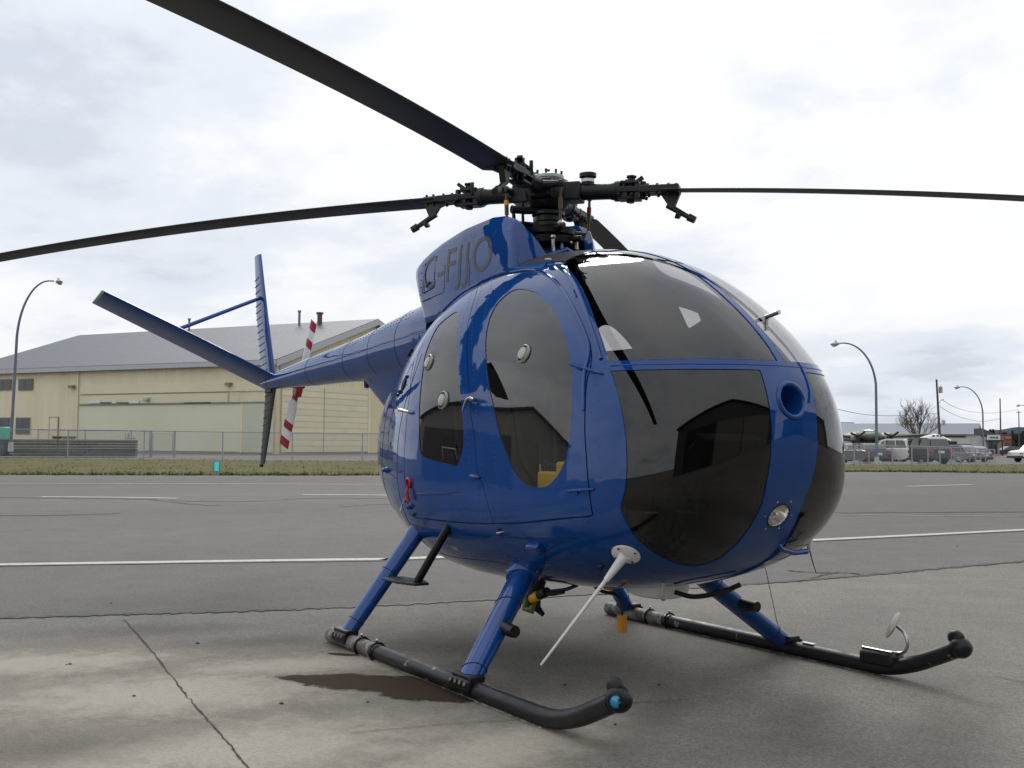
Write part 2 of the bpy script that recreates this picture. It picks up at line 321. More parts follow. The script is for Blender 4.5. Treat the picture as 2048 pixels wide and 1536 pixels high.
gline('tar_crack', [(-20, 1032), (100, 1031), (240, 1027)], .10, TAR, .005, jitter=.03, wj=.8); gline('tar_crack', [(680, 1014), (730, 1010), (800, 1008)], .12, TAR, .005, jitter=.03, wj=.8)
gline('tar_crack', [(1640, 1026), (1800, 1025), (2080, 1024)], .14, TAR, .005, jitter=.03, wj=.6); gline('tar_crack', [(1640, 1028), (1850, 1032), (2080, 1033)], .05, LINEY, .005, jitter=.02)
gline('rust_crack', [(1575, 1142), (1640, 1146), (1690, 1146), (1735, 1151)], .035, mat('rust_stain', (.06, .032, .022), .9, 0, 0, .3), .0055, jitter=.008, wj=.8); gline('rust_crack', [(1600, 1166), (1640, 1152), (1668, 1147)], .02, CRACK, .0052, jitter=.006, wj=.8)
gline('crack', [(700, 1470), (980, 1446), (1130, 1440)], .004, CRACK, .0095, jitter=.003); gline('crack', [(1200, 1412), (1290, 1408), (1375, 1403)], .006, CRACK, .0095, jitter=.003, wj=.7); gline('crack', [(1990, 1355), (2030, 1364), (2070, 1372)], .006, CRACK, .0095, jitter=.002)
# wet soil-brown stain beside the near skid
def stain(name, blobs, z, col, dens_=.95, soft=(.02, .14)):
    b = np.array(blobs, float); lo = (b[:, :2]-b[:, 2:4].max()).min(0)-.05; hi = (b[:, :2]+b[:, 2:4].max()).max(0)+.05; nx = int((hi[0]-lo[0])/.02); ny = int((hi[1]-lo[1])/.02)
    X, Y = np.meshgrid(np.linspace(lo[0], hi[0], nx), np.linspace(lo[1], hi[1], ny), indexing='ij'); m_ = np.full(X.shape, -1.0)
    for cx_, cy_, rx, ry, an in blobs:
        c, s = math.cos(an), math.sin(an); u = ((X-cx_)*c+(Y-cy_)*s)/rx; v = (-(X-cx_)*s+(Y-cy_)*c)/ry; m_ = np.maximum(m_, 1-np.sqrt(u*u+v*v))
    me = bpy.data.meshes.new(name); me.from_pydata([(x, y, z) for x, y in zip(X.ravel(), Y.ravel())], [], [(i*ny+j, (i+1)*ny+j, (i+1)*ny+j+1, i*ny+j+1) for i in range(nx-1) for j in range(ny-1)])
    at_ = me.attributes.new('spread', 'FLOAT', 'POINT'); at_.data.foreach_set('value', m_.ravel().astype(np.float32))
    mt = bpy.data.materials.new(name); mt.use_nodes = True; n = mt.node_tree.nodes; l = mt.node_tree.links; b_ = n['Principled BSDF']; b_.inputs['Roughness'].default_value = .8; b_.inputs['Specular IOR Level'].default_value = .08
    t = n.new('ShaderNodeTexCoord'); a = n.new('ShaderNodeAttribute'); a.attribute_name = 'spread'; nz = n.new('ShaderNodeTexNoise'); nz.inputs['Scale'].default_value = 6; nz.inputs['Detail'].default_value = 9; nz.inputs['Roughness'].default_value = .68; l.new(t.outputs['Object'], nz.inputs['Vector'])
    ad = n.new('ShaderNodeMath'); ad.operation = 'MULTIPLY_ADD'; l.new(nz.outputs['Fac'], ad.inputs[0]); ad.inputs[1].default_value = 1.5; ad.inputs[2].default_value = -.75
    sm = n.new('ShaderNodeMath'); sm.operation = 'ADD'; l.new(ad.outputs[0], sm.inputs[0]); l.new(a.outputs['Fac'], sm.inputs[1])
    mr = n.new('ShaderNodeMapRange'); mr.interpolation_type = 'SMOOTHSTEP'; mr.inputs['From Min'].default_value = soft[0]; mr.inputs['From Max'].default_value = soft[1]; mr.inputs['To Max'].default_value = dens_; l.new(sm.outputs[0], mr.inputs['Value']); l.new(mr.outputs['Result'], b_.inputs['Alpha'])
    n2_ = n.new('ShaderNodeTexNoise'); n2_.inputs['Scale'].default_value = 90; n2_.inputs['Detail'].default_value = 5; l.new(t.outputs['Object'], n2_.inputs['Vector']); cr_ = n.new('ShaderNodeMix'); cr_.data_type = 'RGBA'; cr_.inputs['A'].default_value = (*col, 1); cr_.inputs['B'].default_value = (*[c*2.1 for c in col], 1); l.new(n2_.outputs['Fac'], cr_.inputs['Factor']); l.new(cr_.outputs['Result'], b_.inputs['Base Color'])
    me.materials.append(mt); o = bpy.data.objects.new(name, me); COL.objects.link(o); o['kind'] = 'structure'; return o
def gpx(px, py): q = GP(px, py); return q[0], q[1]
A_ = np.array(gpx(560, 1357)); B_ = np.array(gpx(935, 1385)); an_ = math.atan2(*(B_-A_)[::-1]); L_ = np.linalg.norm(B_-A_)
def along(t, s): return tuple(A_+(B_-A_)*t+np.array([-math.sin(an_), math.cos(an_)])*s)
stain('soil_stain', [(*along(.60, .02), L_*.50, .19, an_), (*along(.30, .0), L_*.36, .10, an_), (*along(.84, -.10), L_*.30, .16, an_), (*gpx(690, 1312), .10, .03, an_), (*along(.8, .26), .22, .06, an_)], .0085, (.026, .0165, .0100), .90, (.0, .22))
stain('oil_and_shade_stain', [(*gpx(300, 1262), .7, .25, 1.2), (*gpx(520, 1285), .5, .2, 1.3), (*gpx(1330, 1420), .5, .12, 2.2), (*gpx(1600, 1440), .6, .16, 2.2), (*gpx(1500, 1330), .8, .3, 2.0), (*gpx(1900, 1480), .7, .2, 2.2), (*gpx(120, 1500), .5, .2, 1.5), (*gpx(1150, 1280), 1.5, 1.2, 1.0)], .0065, (.085, .080, .070), .22, (-.35, .95))  # oil blotches; the last wide blob paints the helicopter's shade on the concrete
stain('pale_wear', [(*gpx(330, 1390), 1.0, .55, 1.3), (*gpx(620, 1330), .8, .3, 1.3), (*gpx(60, 1330), .9, .4, 1.3), (*gpx(500, 1500), .9, .5, 1.4), (*gpx(1000, 1500), .7, .3, 1.8)], .0058, (.262, .240, .202), .88, (-.45, .80))
# specks of gravel and dropped bits
g = MB()
for px, py, r in ((140, 1331, .014), (268, 1395, .012), (133, 1332, .008), (563, 1410, .015), (395, 1289, .016), (735, 1407, .01), (222, 1208, .012), (1915, 1094, .012), (1130, 1372, .010), (1230, 1452, .010), (1318, 1372, .01)):
    q = GP(px, py); g.ball((q[0], q[1], .007), (r*.9, r*.7, r*.3), 6)
o = g.build('debris', mat('debris_dark', (.03, .027, .02), .9), None, 0); o['kind'] = 'stuff'
# ------------------------------------------------------------------ grass strip
GRASS = ground_material('grass_sod', (.062, .070, .014), (.115, .094, .030), .25, .5, .95, tint=(.135, .100, .045))
def edge(px, base):                                  # front edge of the strip, a little ragged
    return base
fr_px = [(-500, 949), (0, 950), (400, 951), (740, 951), (1100, 949), (1700, 944), (2048, 947), (2400, 950)]
bk_dep = [62, 62, 60, 59, 60, 60, 66, 70]
front = cr_open([GP(x, y)[:2] for x, y in fr_px], 24); front = front+rng.normal(0, .11, front.shape)
back = cr_open([CP(x, d)[:2] for (x, _), d in zip(fr_px, bk_dep)], 24); g = MB(); k = len(front); nr = 10
for t in np.linspace(0, 1, nr):
    for i in range(k):
        p = front[i]*(1-t)+back[i]*t; bumpz = (.03+.05*math.sin(math.pi*t))*(1 if 0 < t < 1 else 0); g.v.append((p[0], p[1], ground_z((p[0], p[1], 0))+.012+bumpz))
g.f = [(i*k+j, i*k+j+1, (i+1)*k+j+1, (i+1)*k+j) for i in range(nr-1) for j in range(k-1)]; g.m = [0]*len(g.f); o = g.build('grass_verge', GRASS, None, 60); o['kind'] = 'structure'
gm = [mat('grass_green', (.078, .084, .014), .9, 0, 0, .3, 3), mat('grass_straw', (.150, .115, .036), .9, 0, 0, .3, 3), mat('grass_dark', (.046, .052, .010), .9, 0, 0, .3, 3)]
g = MB(); NG = 26000
ti = rng.random(NG)**1.6; ix = rng.random(NG)*(k-1.001)
for q in range(NG):
    t = ti[q] if q > 5000 else rng.random()*.03; i = int(ix[q]); s_ = ix[q]-i; f_ = front[i]*(1-s_)+front[i+1]*s_; b_ = back[i]*(1-s_)+back[i+1]*s_; p = f_*(1-t)+b_*t; z = ground_z((p[0], p[1], 0))+.02+.05*math.sin(math.pi*t); h = rng.uniform(.015, .06)*(1.8 if rng.random() < .05 else 1); w = rng.uniform(.015, .045); a = rng.uniform(0, 6.28); lx, ly = rng.normal(0, .04, 2)
    dx, dy = math.cos(a)*w, math.sin(a)*w; patch = math.sin(p[0]*.55+1.3*math.sin(p[1]*.35))+math.sin(p[1]*.4+p[0]*.13); mi = 1 if patch+rng.normal(0, .9) > .7 else (2 if rng.random() < .22 else 0)
    g.add([(p[0]-dx, p[1]-dy, z-.02), (p[0]+dx, p[1]+dy, z-.02), (p[0]+lx, p[1]+ly, z+h)], [(0, 1, 2)], mi)
o = g.build('grass', gm, None, 0); o['kind'] = 'stuff'
# ------------------------------------------------------------------ taxiway edge marker
q = GP(433, 946); mk = empty('taxiway_marker', (q[0], q[1], .0)); tag(mk, 'small bright cyan reflective edge marker standing in the grass strip', 'marker')
BLUEMK = mat('marker_blue', (.01, .10, .25), .5); CYAN = mat('marker_sheeting', (.12, .90, .92), .25, 0, .5, .03)
MB().lathe([(.001, 0), (.12, 0), (.12, .03), (.10, .05), (.10, .36), (.085, .39), (.001, .40)], (0, 0, 0), (0, 0, 1), 20).build('marker_body', BLUEMK, mk, 40)
fc = (cpos-q)[:2]; fa = math.atan2(fc[1], fc[0]); g = MB()
arc = np.linspace(fa-.75, fa+.75, 9); g.ring_loft([[(math.cos(t)*.104, math.sin(t)*.104, z) for t in arc] for z in (.06, .36)], False, False); g.build('reflective_band', CYAN, mk, 40)
# ------------------------------------------------------------------ cream hangar on the left
CREAM = mat('cream_siding', (.64, .58, .415), .6, 0, 0, .05, .4, detail=4); CREAMD = mat('cream_door', (.60, .56, .41), .6, 0, 0, .05, .3); GREENISH = mat('pale_green_door', (.58, .585, .45), .6, 0, 0, .06, .25)
ROOFM = mat('grey_metal_roof', (.235, .255, .295), .45, .0, 0, .10, .3, stretch=(1, 1, 1)); FASC = mat('pale_fascia', (.40, .41, .42), .5); WINDARK = mat('dark_window_pane', (.035, .04, .042), .12, 0, .3, .2, 2); FRAMEM = mat('window_frame', (.22, .20, .16), .6); GALV = mat('galvanised_pipe', (.30, .31, .33), .45, .5, 0, .15, 4)
hc = W(-19.4, 89.5); ex = (-.892*rh+.452*fh); ey = (.452*rh+.892*fh)          # along the long wall (left), along the gable end (away)
HL, HW, HE, HR = 38.2, 28.4, 7.65, 12.30
hb = empty('hangar_building', tuple(hc)); tag(hb, 'long cream hangar with grey gabled roof behind the left fence', 'hangar')
ez = np.array([0, 0, 1.0]); HA = (ex, ey, ez)
def HPt(a, b, z): return ex*a+ey*b+ez*z
def hbox(name, a0, a1, b0, b1, z0, z1, m_, parent=hb, bevel=0): return MB().box(HPt((a0+a1)/2, (b0+b1)/2, (z0+z1)/2), (abs(a1-a0), abs(b1-b0), z1-z0), HA).build(name, m_, parent, 35, bevel)
def rib_mat(base, name, axis_dir, per):
    m_ = mat(name, base, .6, 0, 0, .10, .9, stretch=(1, 1, .12)); n = m_.node_tree.nodes; l = m_.node_tree.links; b = n['Principled BSDF']; t = n.new('ShaderNodeTexCoord'); vm = n.new('ShaderNodeVectorMath'); vm.operation = 'DOT_PRODUCT'; l.new(t.outputs['Object'], vm.inputs[0]); vm.inputs[1].default_value = tuple(axis_dir)
    mu = n.new('ShaderNodeMath'); mu.operation = 'MULTIPLY'; l.new(vm.outputs['Value'], mu.inputs[0]); mu.inputs[1].default_value = 2*math.pi/per; sn = n.new('ShaderNodeMath'); sn.operation = 'SINE'; l.new(mu.outputs[0], sn.inputs[0]); bp = n.new('ShaderNodeBump'); bp.inputs['Strength'].default_value = .6; bp.inputs['Distance'].default_value = .03; l.new(sn.outputs[0], bp.inputs['Height']); l.new(bp.outputs[0], b.inputs['Normal']); return m_
SIDL = rib_mat((.65, .59, .42), 'cream_ribbed_long', ex, .45); SIDG = rib_mat((.58, .52, .34), 'cream_ribbed_gable', ey, .45)
MB().quad(HPt(0, 0, -.3), HPt(HL, 0, -.3), HPt(HL, 0, HE), HPt(0, 0, HE)).build('wall', SIDL, hb, 0)
MB().add([HPt(0, 0, -.3), HPt(0, HW, -.3), HPt(0, HW, HE), HPt(0, HW/2, HR-.05), HPt(0, 0, HE)], [(0, 1, 2, 3, 4)]).build('gable_wall', SIDG, hb, 0)
MB().add([HPt(HL, 0, -.3), HPt(HL, HW, -.3), HPt(HL, HW, HE), HPt(HL, HW/2, HR-.05), HPt(HL, 0, HE)], [(4, 3, 2, 1, 0)]).build('gable_wall', SIDG, hb, 0)
MB().quad(HPt(0, HW, -.3), HPt(HL, HW, -.3), HPt(HL, HW, HE), HPt(0, HW, HE)).build('wall', SIDL, hb, 0)
ROOFR = rib_mat((.088, .098, .120), 'grey_ribbed_roof', ex, .6)
ov = .5; sl = (HR-HE)/(HW/2)
for b0, b1 in ((-ov, HW/2), (HW+ov, HW/2)):
    z0 = HE-ov*sl+.12; P = [HPt(-ov, b0, z0), HPt(HL+ov, b0, z0), HPt(HL+ov, b1, HR+.12), HPt(-ov, b1, HR+.12)]; rfo = MB().prism(P, (0, 0, 0), (0, 0, .10)).build('roof', ROOFR, hb, 0)
hbox('fascia', -ov-.02, HL+ov+.02, -ov-.10, -ov-.02, HE-ov*sl-.22, HE-ov*sl+.17, FASC)
for s0, s1 in ((-ov, HW/2), (HW+ov, HW/2)):
    za, zb = HE-ov*sl, HR; MB().prism([HPt(-ov-.03, s0, za-.35), HPt(-ov-.03, s1, zb-.35), HPt(-ov-.03, s1, zb+.16), HPt(-ov-.03, s0, za+.16)], ex*-.06, ex*0).build('barge_board', FASC, hb, 0)
def wx(px, b=0.0):     # position along the long wall seen in picture column px
    d0 = (px-1024)/CAM[6]; L0 = (hc-cpos)@rh; D0 = (hc-cpos)@fh; return (L0-d0*D0)/(d0*.452+.892)
def gxp(px):
    d0 = (px-1024)/CAM[6]; L0 = (hc-cpos)@rh; D0 = (hc-cpos)@fh; return (d0*D0-L0)/(.452-.892*d0)
def wz(px, py):
    a = wx(px); D = (hc-cpos)@fh+.452*a; return cpos[2]+(883+.006*(px-1024)-py)/CAM[6]*D
def gz(px, py):
    D = (hc-cpos)@fh+.892*gxp(px); return cpos[2]+(883+.006*(px-1024)-py)/CAM[6]*D
# big sliding door, header bands and the smaller panels
hbox('sliding_door', wx(485), wx(161), -.10, -.02, .1, wz(330, 806), GREENISH); hbox('sliding_door', wx(550), wx(488), -.16, -.05, .1, wz(520, 806), mat('grey_green_door', (.48, .49, .39), .6, 0, 0, .05, .3))
hbox('door_header', wx(457), wx(162), -.14, -.03, wz(300, 806)+.02, wz(300, 787), CREAMD, bevel=.02); hbox('header_band', wx(550), wx(162), -.11, -.02, wz(300, 785), wz(300, 768), CREAM)
hbox('track_rail', wx(550), wx(160), -.20, -.10, wz(300, 807)-.06, wz(300, 806)+.02, FRAMEM); hbox('track_rail', wx(457), wx(162), -.17, -.12, wz(300, 787), wz(300, 787)+.06, FRAMEM)
hbox('door_edge_post', wx(488), wx(484), -.18, -.02, .05, wz(480, 806), CREAM); hbox('door_bottom_rail', wx(485), wx(290), -.14, -.06, .0, .16, FRAMEM)
hbox('corner_trim', -.08, .10, -.12, .10, 0, HE-.1, mat('cream_trim', (.44, .38, .22), .6)); hbox('downpipe', wx(157.5), wx(155), -.14, -.02, .1, wz(157, 742), CREAM); hbox('downpipe_elbow', wx(157), wx(148), -.16, -.06, wz(152, 743), wz(152, 738), FASC)
BANNER = [mat('pale_rail_cover', (.62, .62, .60), .6), mat('dark_rail_cover', (.06, .06, .055), .7)]
for i, (a, b, m_) in enumerate(((182, 205, 0), (205, 228, 1), (228, 236, 0), (238, 262, 1), (262, 282, 0), (372, 425, 1))): hbox('rail_cover', wx(b), wx(a), -.26, -.20, wz(a, 806), wz(a, 804 if m_ else 801), BANNER[m_])
for x0, x1, y0, y1 in ((-8, 23, 758, 780), (37, 66, 757, 780), (34, 62, 834, 867), (-8, 22, 834, 862)):
    w = hbox('window', wx(x1), wx(x0), -.10, -.03, wz(x0, y1), wz(x0, y0), FRAMEM); c_ = wx((x0+x1)/2); h0, h1 = wz(x0, y1)+.08, wz(x0, y0)-.08
    hbox('pane', c_+.03, wx(x0)-.07, -.13, -.11, h0, h1, WINDARK, w); hbox('pane', wx(x1)+.07, c_-.03, -.13, -.11, h0, h1, WINDARK, w)
w = hbox('small_door', wx(118), wx(102), -.10, -.02, .1, wz(110, 834), CREAM); hbox('door_frame', wx(118)-.06, wx(118), -.12, -.01, .1, wz(110, 834)+.06, FRAMEM, w); hbox('door_frame', wx(102), wx(102)+.06, -.12, -.01, .1, wz(110, 834)+.06, FRAMEM, w); hbox('door_frame', wx(118), wx(102), -.12, -.01, wz(110, 834), wz(110, 834)+.06, FRAMEM, w)
for px, py in ((147, 773), (461, 768), (298, 798)):
    a = wx(px); z = wz(px, py); l_ = hbox('wall_light', a-.28, a+.28, -.50, -.10, z-.10, z+.16, FRAMEM if px != 298 else FASC, bevel=.05); hbox('light_lens', a-.22, a+.22, -.46, -.16, z-.13, z-.095, FASC, l_)
# gable-end plank door
gd = hbox('plank_door', -.10, -.04, gxp(562), gxp(735), .1, gz(650, 772), CREAMD); nb = 11; hz = (gz(650, 772)-.1)/nb
for i in range(nb): hbox('plank', -.14, -.10, gxp(562), gxp(735), .1+i*hz+.025, .1+(i+1)*hz-.025, mat('plank_cream', (.63, .58, .41), .6, 0, 0, .05, .5) if i % 2 else CREAMD, gd)
hbox('door_post', -.18, -.02, gxp(734), gxp(738), 0, gz(735, 740), CREAM); hbox('soffit_patch', -.08, -.02, gxp(558), gxp(606), gz(580, 742), gz(580, 727), FASC); hbox('door_centre_seam', -.155, -.14, gxp(646)-.03, gxp(646)+.03, .1, gz(650, 776), FRAMEM)
for px, yb, yt, r in ((375, 664, 636, .16), (596, 655, 620, .17), (637, 646, 624, .34)):
    # stacks on the near slope, close to the ridge
    bb = HW/2-1.2; d0 = (px-1024)/CAM[6]; L0 = (hc-cpos)@rh+.452*bb; D0 = (hc-cpos)@fh+.892*bb; a = (L0-d0*D0)/(d0*.452+.892); D = D0+.452*a; z0 = HR-1.2*sl-.2; z1 = cpos[2]+(883+.006*(px-1024)-yt)/CAM[6]*D
    g = MB(); g.cyl(HPt(a, bb, z0), HPt(a, bb, z1), r*.7, r*.7, 12); g.cyl(HPt(a, bb, z1-.12), HPt(a, bb, z1+.05), r, r, 12); g.build('flue_pipe', mat('rusty_flue', (.10, .06, .05), .7) if px == 637 else mat('grey_flue', (.16, .16, .17), .6), hb)
# ------------------------------------------------------------------ plank stack, bins behind the left fence
PL = [mat('grey_plank_%d' % i, c, .85, 0, 0, .25, 2) for i, c in enumerate(((.085, .085, .088), (.11, .11, .112), (.065, .065, .07)))]
def plank_stack(px0, px1, dep0, dep1, h, label, rows):
    a = CP(px0, dep0); b = CP(px1, dep1); d = b-a; L = np.linalg.norm(d); d /= L; nrm_ = np.array([-d[1], d[0], 0]); st_ = empty('plank_stack', tuple(a)); tag(st_, label, 'planks')
    for r_ in range(rows):
        hh = h/rows; x = 0.0
        while x < L-.3:
            w = min(L-x, rng.uniform(3.2, 5.0)); MB().box(d*(x+w/2)+nrm_*rng.normal(0, .025)+ez*(hh*(r_+.5)+.05), (w-.05, 1.1, hh*.84), (d, nrm_, ez)).build('plank', PL[rng.integers(3)], st_, 0); x += w
    MB().box(d*L/2+ez*(h+.075), (L, 1.15, .05), (d, nrm_, ez)).build('capping_board', mat('brown_capping', (.20, .15, .11), .8, 0, 0, .2), st_, 0)
    return a, d, nrm_, L
a, d, nrm_, L = plank_stack(28, 276, 66, 67.5, .98, 'long low stack of dark grey planks behind the left fence, reaching to its gate', 6)
plank_stack(-40, 19, 66, 66, 1.0, 'shorter dark plank stack at the left picture edge, left of the lamp post', 6)
def tray(px, dep, w, z, m_, label, hgt=.16):
    q = CP(px, dep, z); t_ = empty('tray', tuple(q)); tag(t_, label, 'tray'); g = MB(); g.ring_loft([[rh*sx*w*k+fh*sy*.3*k+ez*zz for sx, sy in ((-.5, -.5), (.5, -.5), (.5, .5), (-.5, .5))] for k, zz in ((.8, 0.0), (1.0, hgt), (.92, hgt), (.75, .05))], True); g.build('tray_shell', m_, t_, 0)
tray(116, 66.2, .55, 1.11, mat('maroon_tray', (.08, .02, .025), .6), 'dark maroon tray on top of the plank stack'); tray(140, 66.3, .80, 1.11, mat('grey_tray', (.12, .14, .14), .6), 'grey-green tray on the plank stack, right of the maroon one')
q = CP(258, 67.3, 1.11); t_ = empty('steel_frame', tuple(q)); tag(t_, 'small upright steel frame on the right end of the plank stack', 'frame')
for dx in (-.18, -.05): MB().cyl(rh*dx, rh*dx+ez*.38, .02, .02, 6).build('upright', GALV, t_)
MB().box(rh*.12+ez*.06, (.55, .3, .10), (rh, fh, ez)).build('frame_base', GALV, t_, 0); MB().cyl(rh*.04, rh*.04+ez*.40, .03, .02, 6).build('upright', mat('dark_post', (.03, .03, .03), .7), t_)
q = CP(2, 72); t_ = empty('waste_bin', (q[0], q[1], 0)); tag(t_, 'green and blue waste bin at the left picture edge before the hangar windows', 'bin')
g = MB(); g.box(ez*.55, (.95, .8, .85), (rh, fh, ez)); g.build('bin_body', mat('bin_blue', (.02, .06, .25), .5), t_, 35, .04); g = MB(); g.box(ez*1.45, (1.0, .85, .85), (rh, fh, ez)); g.build('bin_hood', mat('bin_green', (.08, .38, .25), .5), t_, 35, .06)
for s_ in (-.35, .35): MB().cyl(rh*s_-fh*.3, rh*s_-fh*.3+ez*.16, .08, .08, 10).build('bin_foot', RUBBER, t_)
# ------------------------------------------------------------------ fences
WIRE = bpy.data.materials.new('chain_link_wire'); WIRE.use_nodes = True; n = WIRE.node_tree.nodes; l = WIRE.node_tree.links; b = n['Principled BSDF']; b.inputs['Base Color'].default_value = (.30, .31, .32, 1); b.inputs['Roughness'].default_value = .5; b.inputs['Metallic'].default_value = .4
t = n.new('ShaderNodeTexCoord'); sp = n.new('ShaderNodeSeparateXYZ'); l.new(t.outputs['UV'], sp.inputs[0])
def nm(op, a, b_=None):
    q = n.new('ShaderNodeMath'); q.operation = op
    for i, v in enumerate((a, b_)):
        if v is None: continue
        if isinstance(v, (int, float)): q.inputs[i].default_value = v
        else: l.new(v, q.inputs[i])
    return q.outputs[0]
ss = []
for op in ('ADD', 'SUBTRACT'):
    w = nm(op, sp.outputs[0], sp.outputs[1]); w = nm('MULTIPLY', w, 1/.075); w = nm('FRACT', w); w = nm('LESS_THAN', w, .085); ss.append(w)
l.new(nm('MAXIMUM', *ss), b.inputs['Alpha'])
def fence_run(name, label, pts, zs, H, spacing=None, posts=None, top=True, gate=None):
    f_ = empty(name, tuple(pts[0])); tag(f_, label, 'fence'); o0 = np.array(pts[0], float)
    P = np.array(pts, float)-o0; seg = np.linalg.norm(np.diff(P, axis=0), axis=1); S_ = np.concatenate([[0], np.cumsum(seg)])
    at_ = lambda s: np.array([np.interp(s, S_, P[:, i]) for i in range(3)])
    if posts is None: posts = np.arange(0, S_[-1]+.01, spacing)
    for s in posts:
        q = at_(s); MB().cyl(q-ez*.1, q+ez*H, .038, .038, 8).build('post', GALV, f_); MB().ball(q+ez*H, .045, 6).build('post_cap', GALV, f_) if s in (posts[0], posts[-1]) else None
    for a, b_ in zip(posts[:-1], posts[1:]):
        A, B = at_(a), at_(b_); sag = rng.normal(0, .006); MB().tube([A+ez*H, (A+B)/2+ez*(H+sag), B+ez*H], .026, 6).build('top_rail', GALV, f_)
        me = bpy.data.meshes.new('chain_link'); me.from_pydata([tuple(A+ez*.04), tuple(B+ez*.04), tuple(B+ez*(H-.02)), tuple(A+ez*(H-.02))], [], [(0, 1, 2, 3)]); uv = me.uv_layers.new(name='UVMap'); Lg = np.linalg.norm(B-A)
        for li, c in enumerate(((a, 0), (b_, 0), (b_, H), (a, H))): uv.data[li].uv = c
        me.materials.append(WIRE); o = bpy.data.objects.new('chain_link', me); COL.objects.link(o); o.parent = f_
    return f_
def fpt(px, dep, z=None): q = CP(px, dep); return (q[0], q[1], ground_z(q) if z is None else z)
LP = [(-170, 63.5, .10), (-12, 63.5, .10), (138, 63, .08), (290, 62.5, .04), (447, 62, .0), (586, 62, -.02), (726, 62, -.04), (866, 62, -.05), (1010, 62, -.05)]
pts = [fpt(*q) for q in LP]; S_ = np.concatenate([[0], np.cumsum(np.linalg.norm(np.diff(np.array(pts), axis=0), axis=1))])
fence_run('chain_link_fence', 'chain-link fence on grey posts before the cream hangar', pts, None, 1.56, posts=list(S_))
RP = [(1590, 61), (1660, 61), (1708, 61.5), (1737, 62), (1784, 62.5), (1823, 63), (1855, 65), (1879, 67), (1902, 69.5), (1920, 72), (1938, 75), (1950, 79), (1960, 83), (1970, 88), (1979, 94), (1989, 100)]
pts = [fpt(*q) for q in RP]; S_ = np.concatenate([[0], np.cumsum(np.linalg.norm(np.diff(np.array(pts), axis=0), axis=1))])
fence_run('chain_link_fence', 'low chain-link fence in front of the parked cars on the right', pts, None, 1.08, posts=list(S_))
# inner fence with gate by the plank stack
IP = [(78, 70, .05), (172, 70, .05), (264, 70, .03), (301, 70, .02)]
pts = [fpt(*q) for q in IP]; S_ = np.concatenate([[0], np.cumsum(np.linalg.norm(np.diff(np.array(pts), axis=0), axis=1))])
fence_run('chain_link_fence', 'second chain-link fence close behind the plank stack on the left', pts, None, 1.62, posts=list(S_))
ga = np.array(fpt(304, 68.5, .02)); gb_ = np.array(fpt(351, 68.5, .02)); gt = empty('fence_gate', tuple(ga)); tag(gt, 'closed chain-link gate between two thicker posts, right of the planks', 'gate')
for q in (ga, gb_): MB().cyl(q-ga, q-ga+ez*1.62, .07, .07, 10).build('gate_post', GALV, gt)
d = (gb_-ga)/np.linalg.norm(gb_-ga); Lg = np.linalg.norm(gb_-ga)
MB().tube([d*.12+ez*.12, d*.12+ez*1.45, d*(Lg-.12)+ez*1.45, d*(Lg-.12)+ez*.12, d*.12+ez*.12], .025, 6).build('gate_frame', GALV, gt)
me = bpy.data.meshes.new('chain_link'); me.from_pydata([tuple(d*.12+ez*.12), tuple(d*(Lg-.12)+ez*.12), tuple(d*(Lg-.12)+ez*1.45), tuple(d*.12+ez*1.45)], [], [(0, 1, 2, 3)]); uv = me.uv_layers.new(name='UVMap')
for li, c in enumerate(((0, 0), (Lg, 0), (Lg, 1.4), (0, 1.4))): uv.data[li].uv = c
me.materials.append(WIRE); o = bpy.data.objects.new('chain_link', me); COL.objects.link(o); o.parent = gt
# ------------------------------------------------------------------ street lamps
LAMPP = mat('lamp_post_blue_grey', (.115, .14, .20), .5, .2, 0, .1, 2); LAMPG = mat('lamp_head_grey', (.36, .36, .36), .5)
def street_lamp(px, dep, H, reach, sgn, label, m_=LAMPP, z=None, lean=0.0):
    q = np.array(fpt(px, dep, z)); r_ = empty('street_lamp', tuple(q)); tag(r_, label, 'street lamp', 'curved-arm street lamps'); d = rh*sgn
    MB().cyl(ez*-.1, ez*.45, .16, .14, 10).build('base', mat('lamp_base', (.40, .40, .40), .6), r_)
    arc = [ez*.4, ez*(H*.35)+d*lean*.35, ez*(H*.62)+d*lean*.62]+[ez*(H*.62+H*.38*math.sin(t))+d*(lean*.62+reach*(1-math.cos(t))) for t in np.linspace(.15, math.pi/2, 9)]
    MB().tube(cr_open(arc, 4), np.linspace(.088, .042, len(cr_open(arc, 4))), 10).build('pole', m_, r_); e_ = arc[-1]; MB().tube([e_, e_+d*.25-ez*.02], [.05, .05], 8).build('arm_end', LAMPG, r_)
    MB().ball(e_+d*.55-ez*.06, (.36, .20, .13), 12).build('lamp_head', LAMPG, r_); h_ = r_.children[-1]; MB().ball(e_+d*.60-ez*.16, (.20, .14, .09), 10).build('lens', mat('lamp_lens', (.30, .28, .28), .2), h_); MB().cyl(e_+d*.50+ez*.05, e_+d*.50+ez*.16, .05, .05, 8).build('photocell', LAMPG, h_)
street_lamp(24, 64, 9.95, 1.85, 1, 'tall street lamp with curved arm at the far left before the cream hangar', z=.45, lean=.25)
street_lamp(1753, 70, 7.72, 2.05, -1, 'nearest curved street lamp on the right, rising behind the parked cars')
street_lamp(1966, 115, 7.72, 2.1, -1, 'farther curved street lamp at the corner of the long grey hangar'); street_lamp(2066, 164, 7.6, 1.6, -1, 'farthest street lamp, only its head reaching in at the right picture edge')
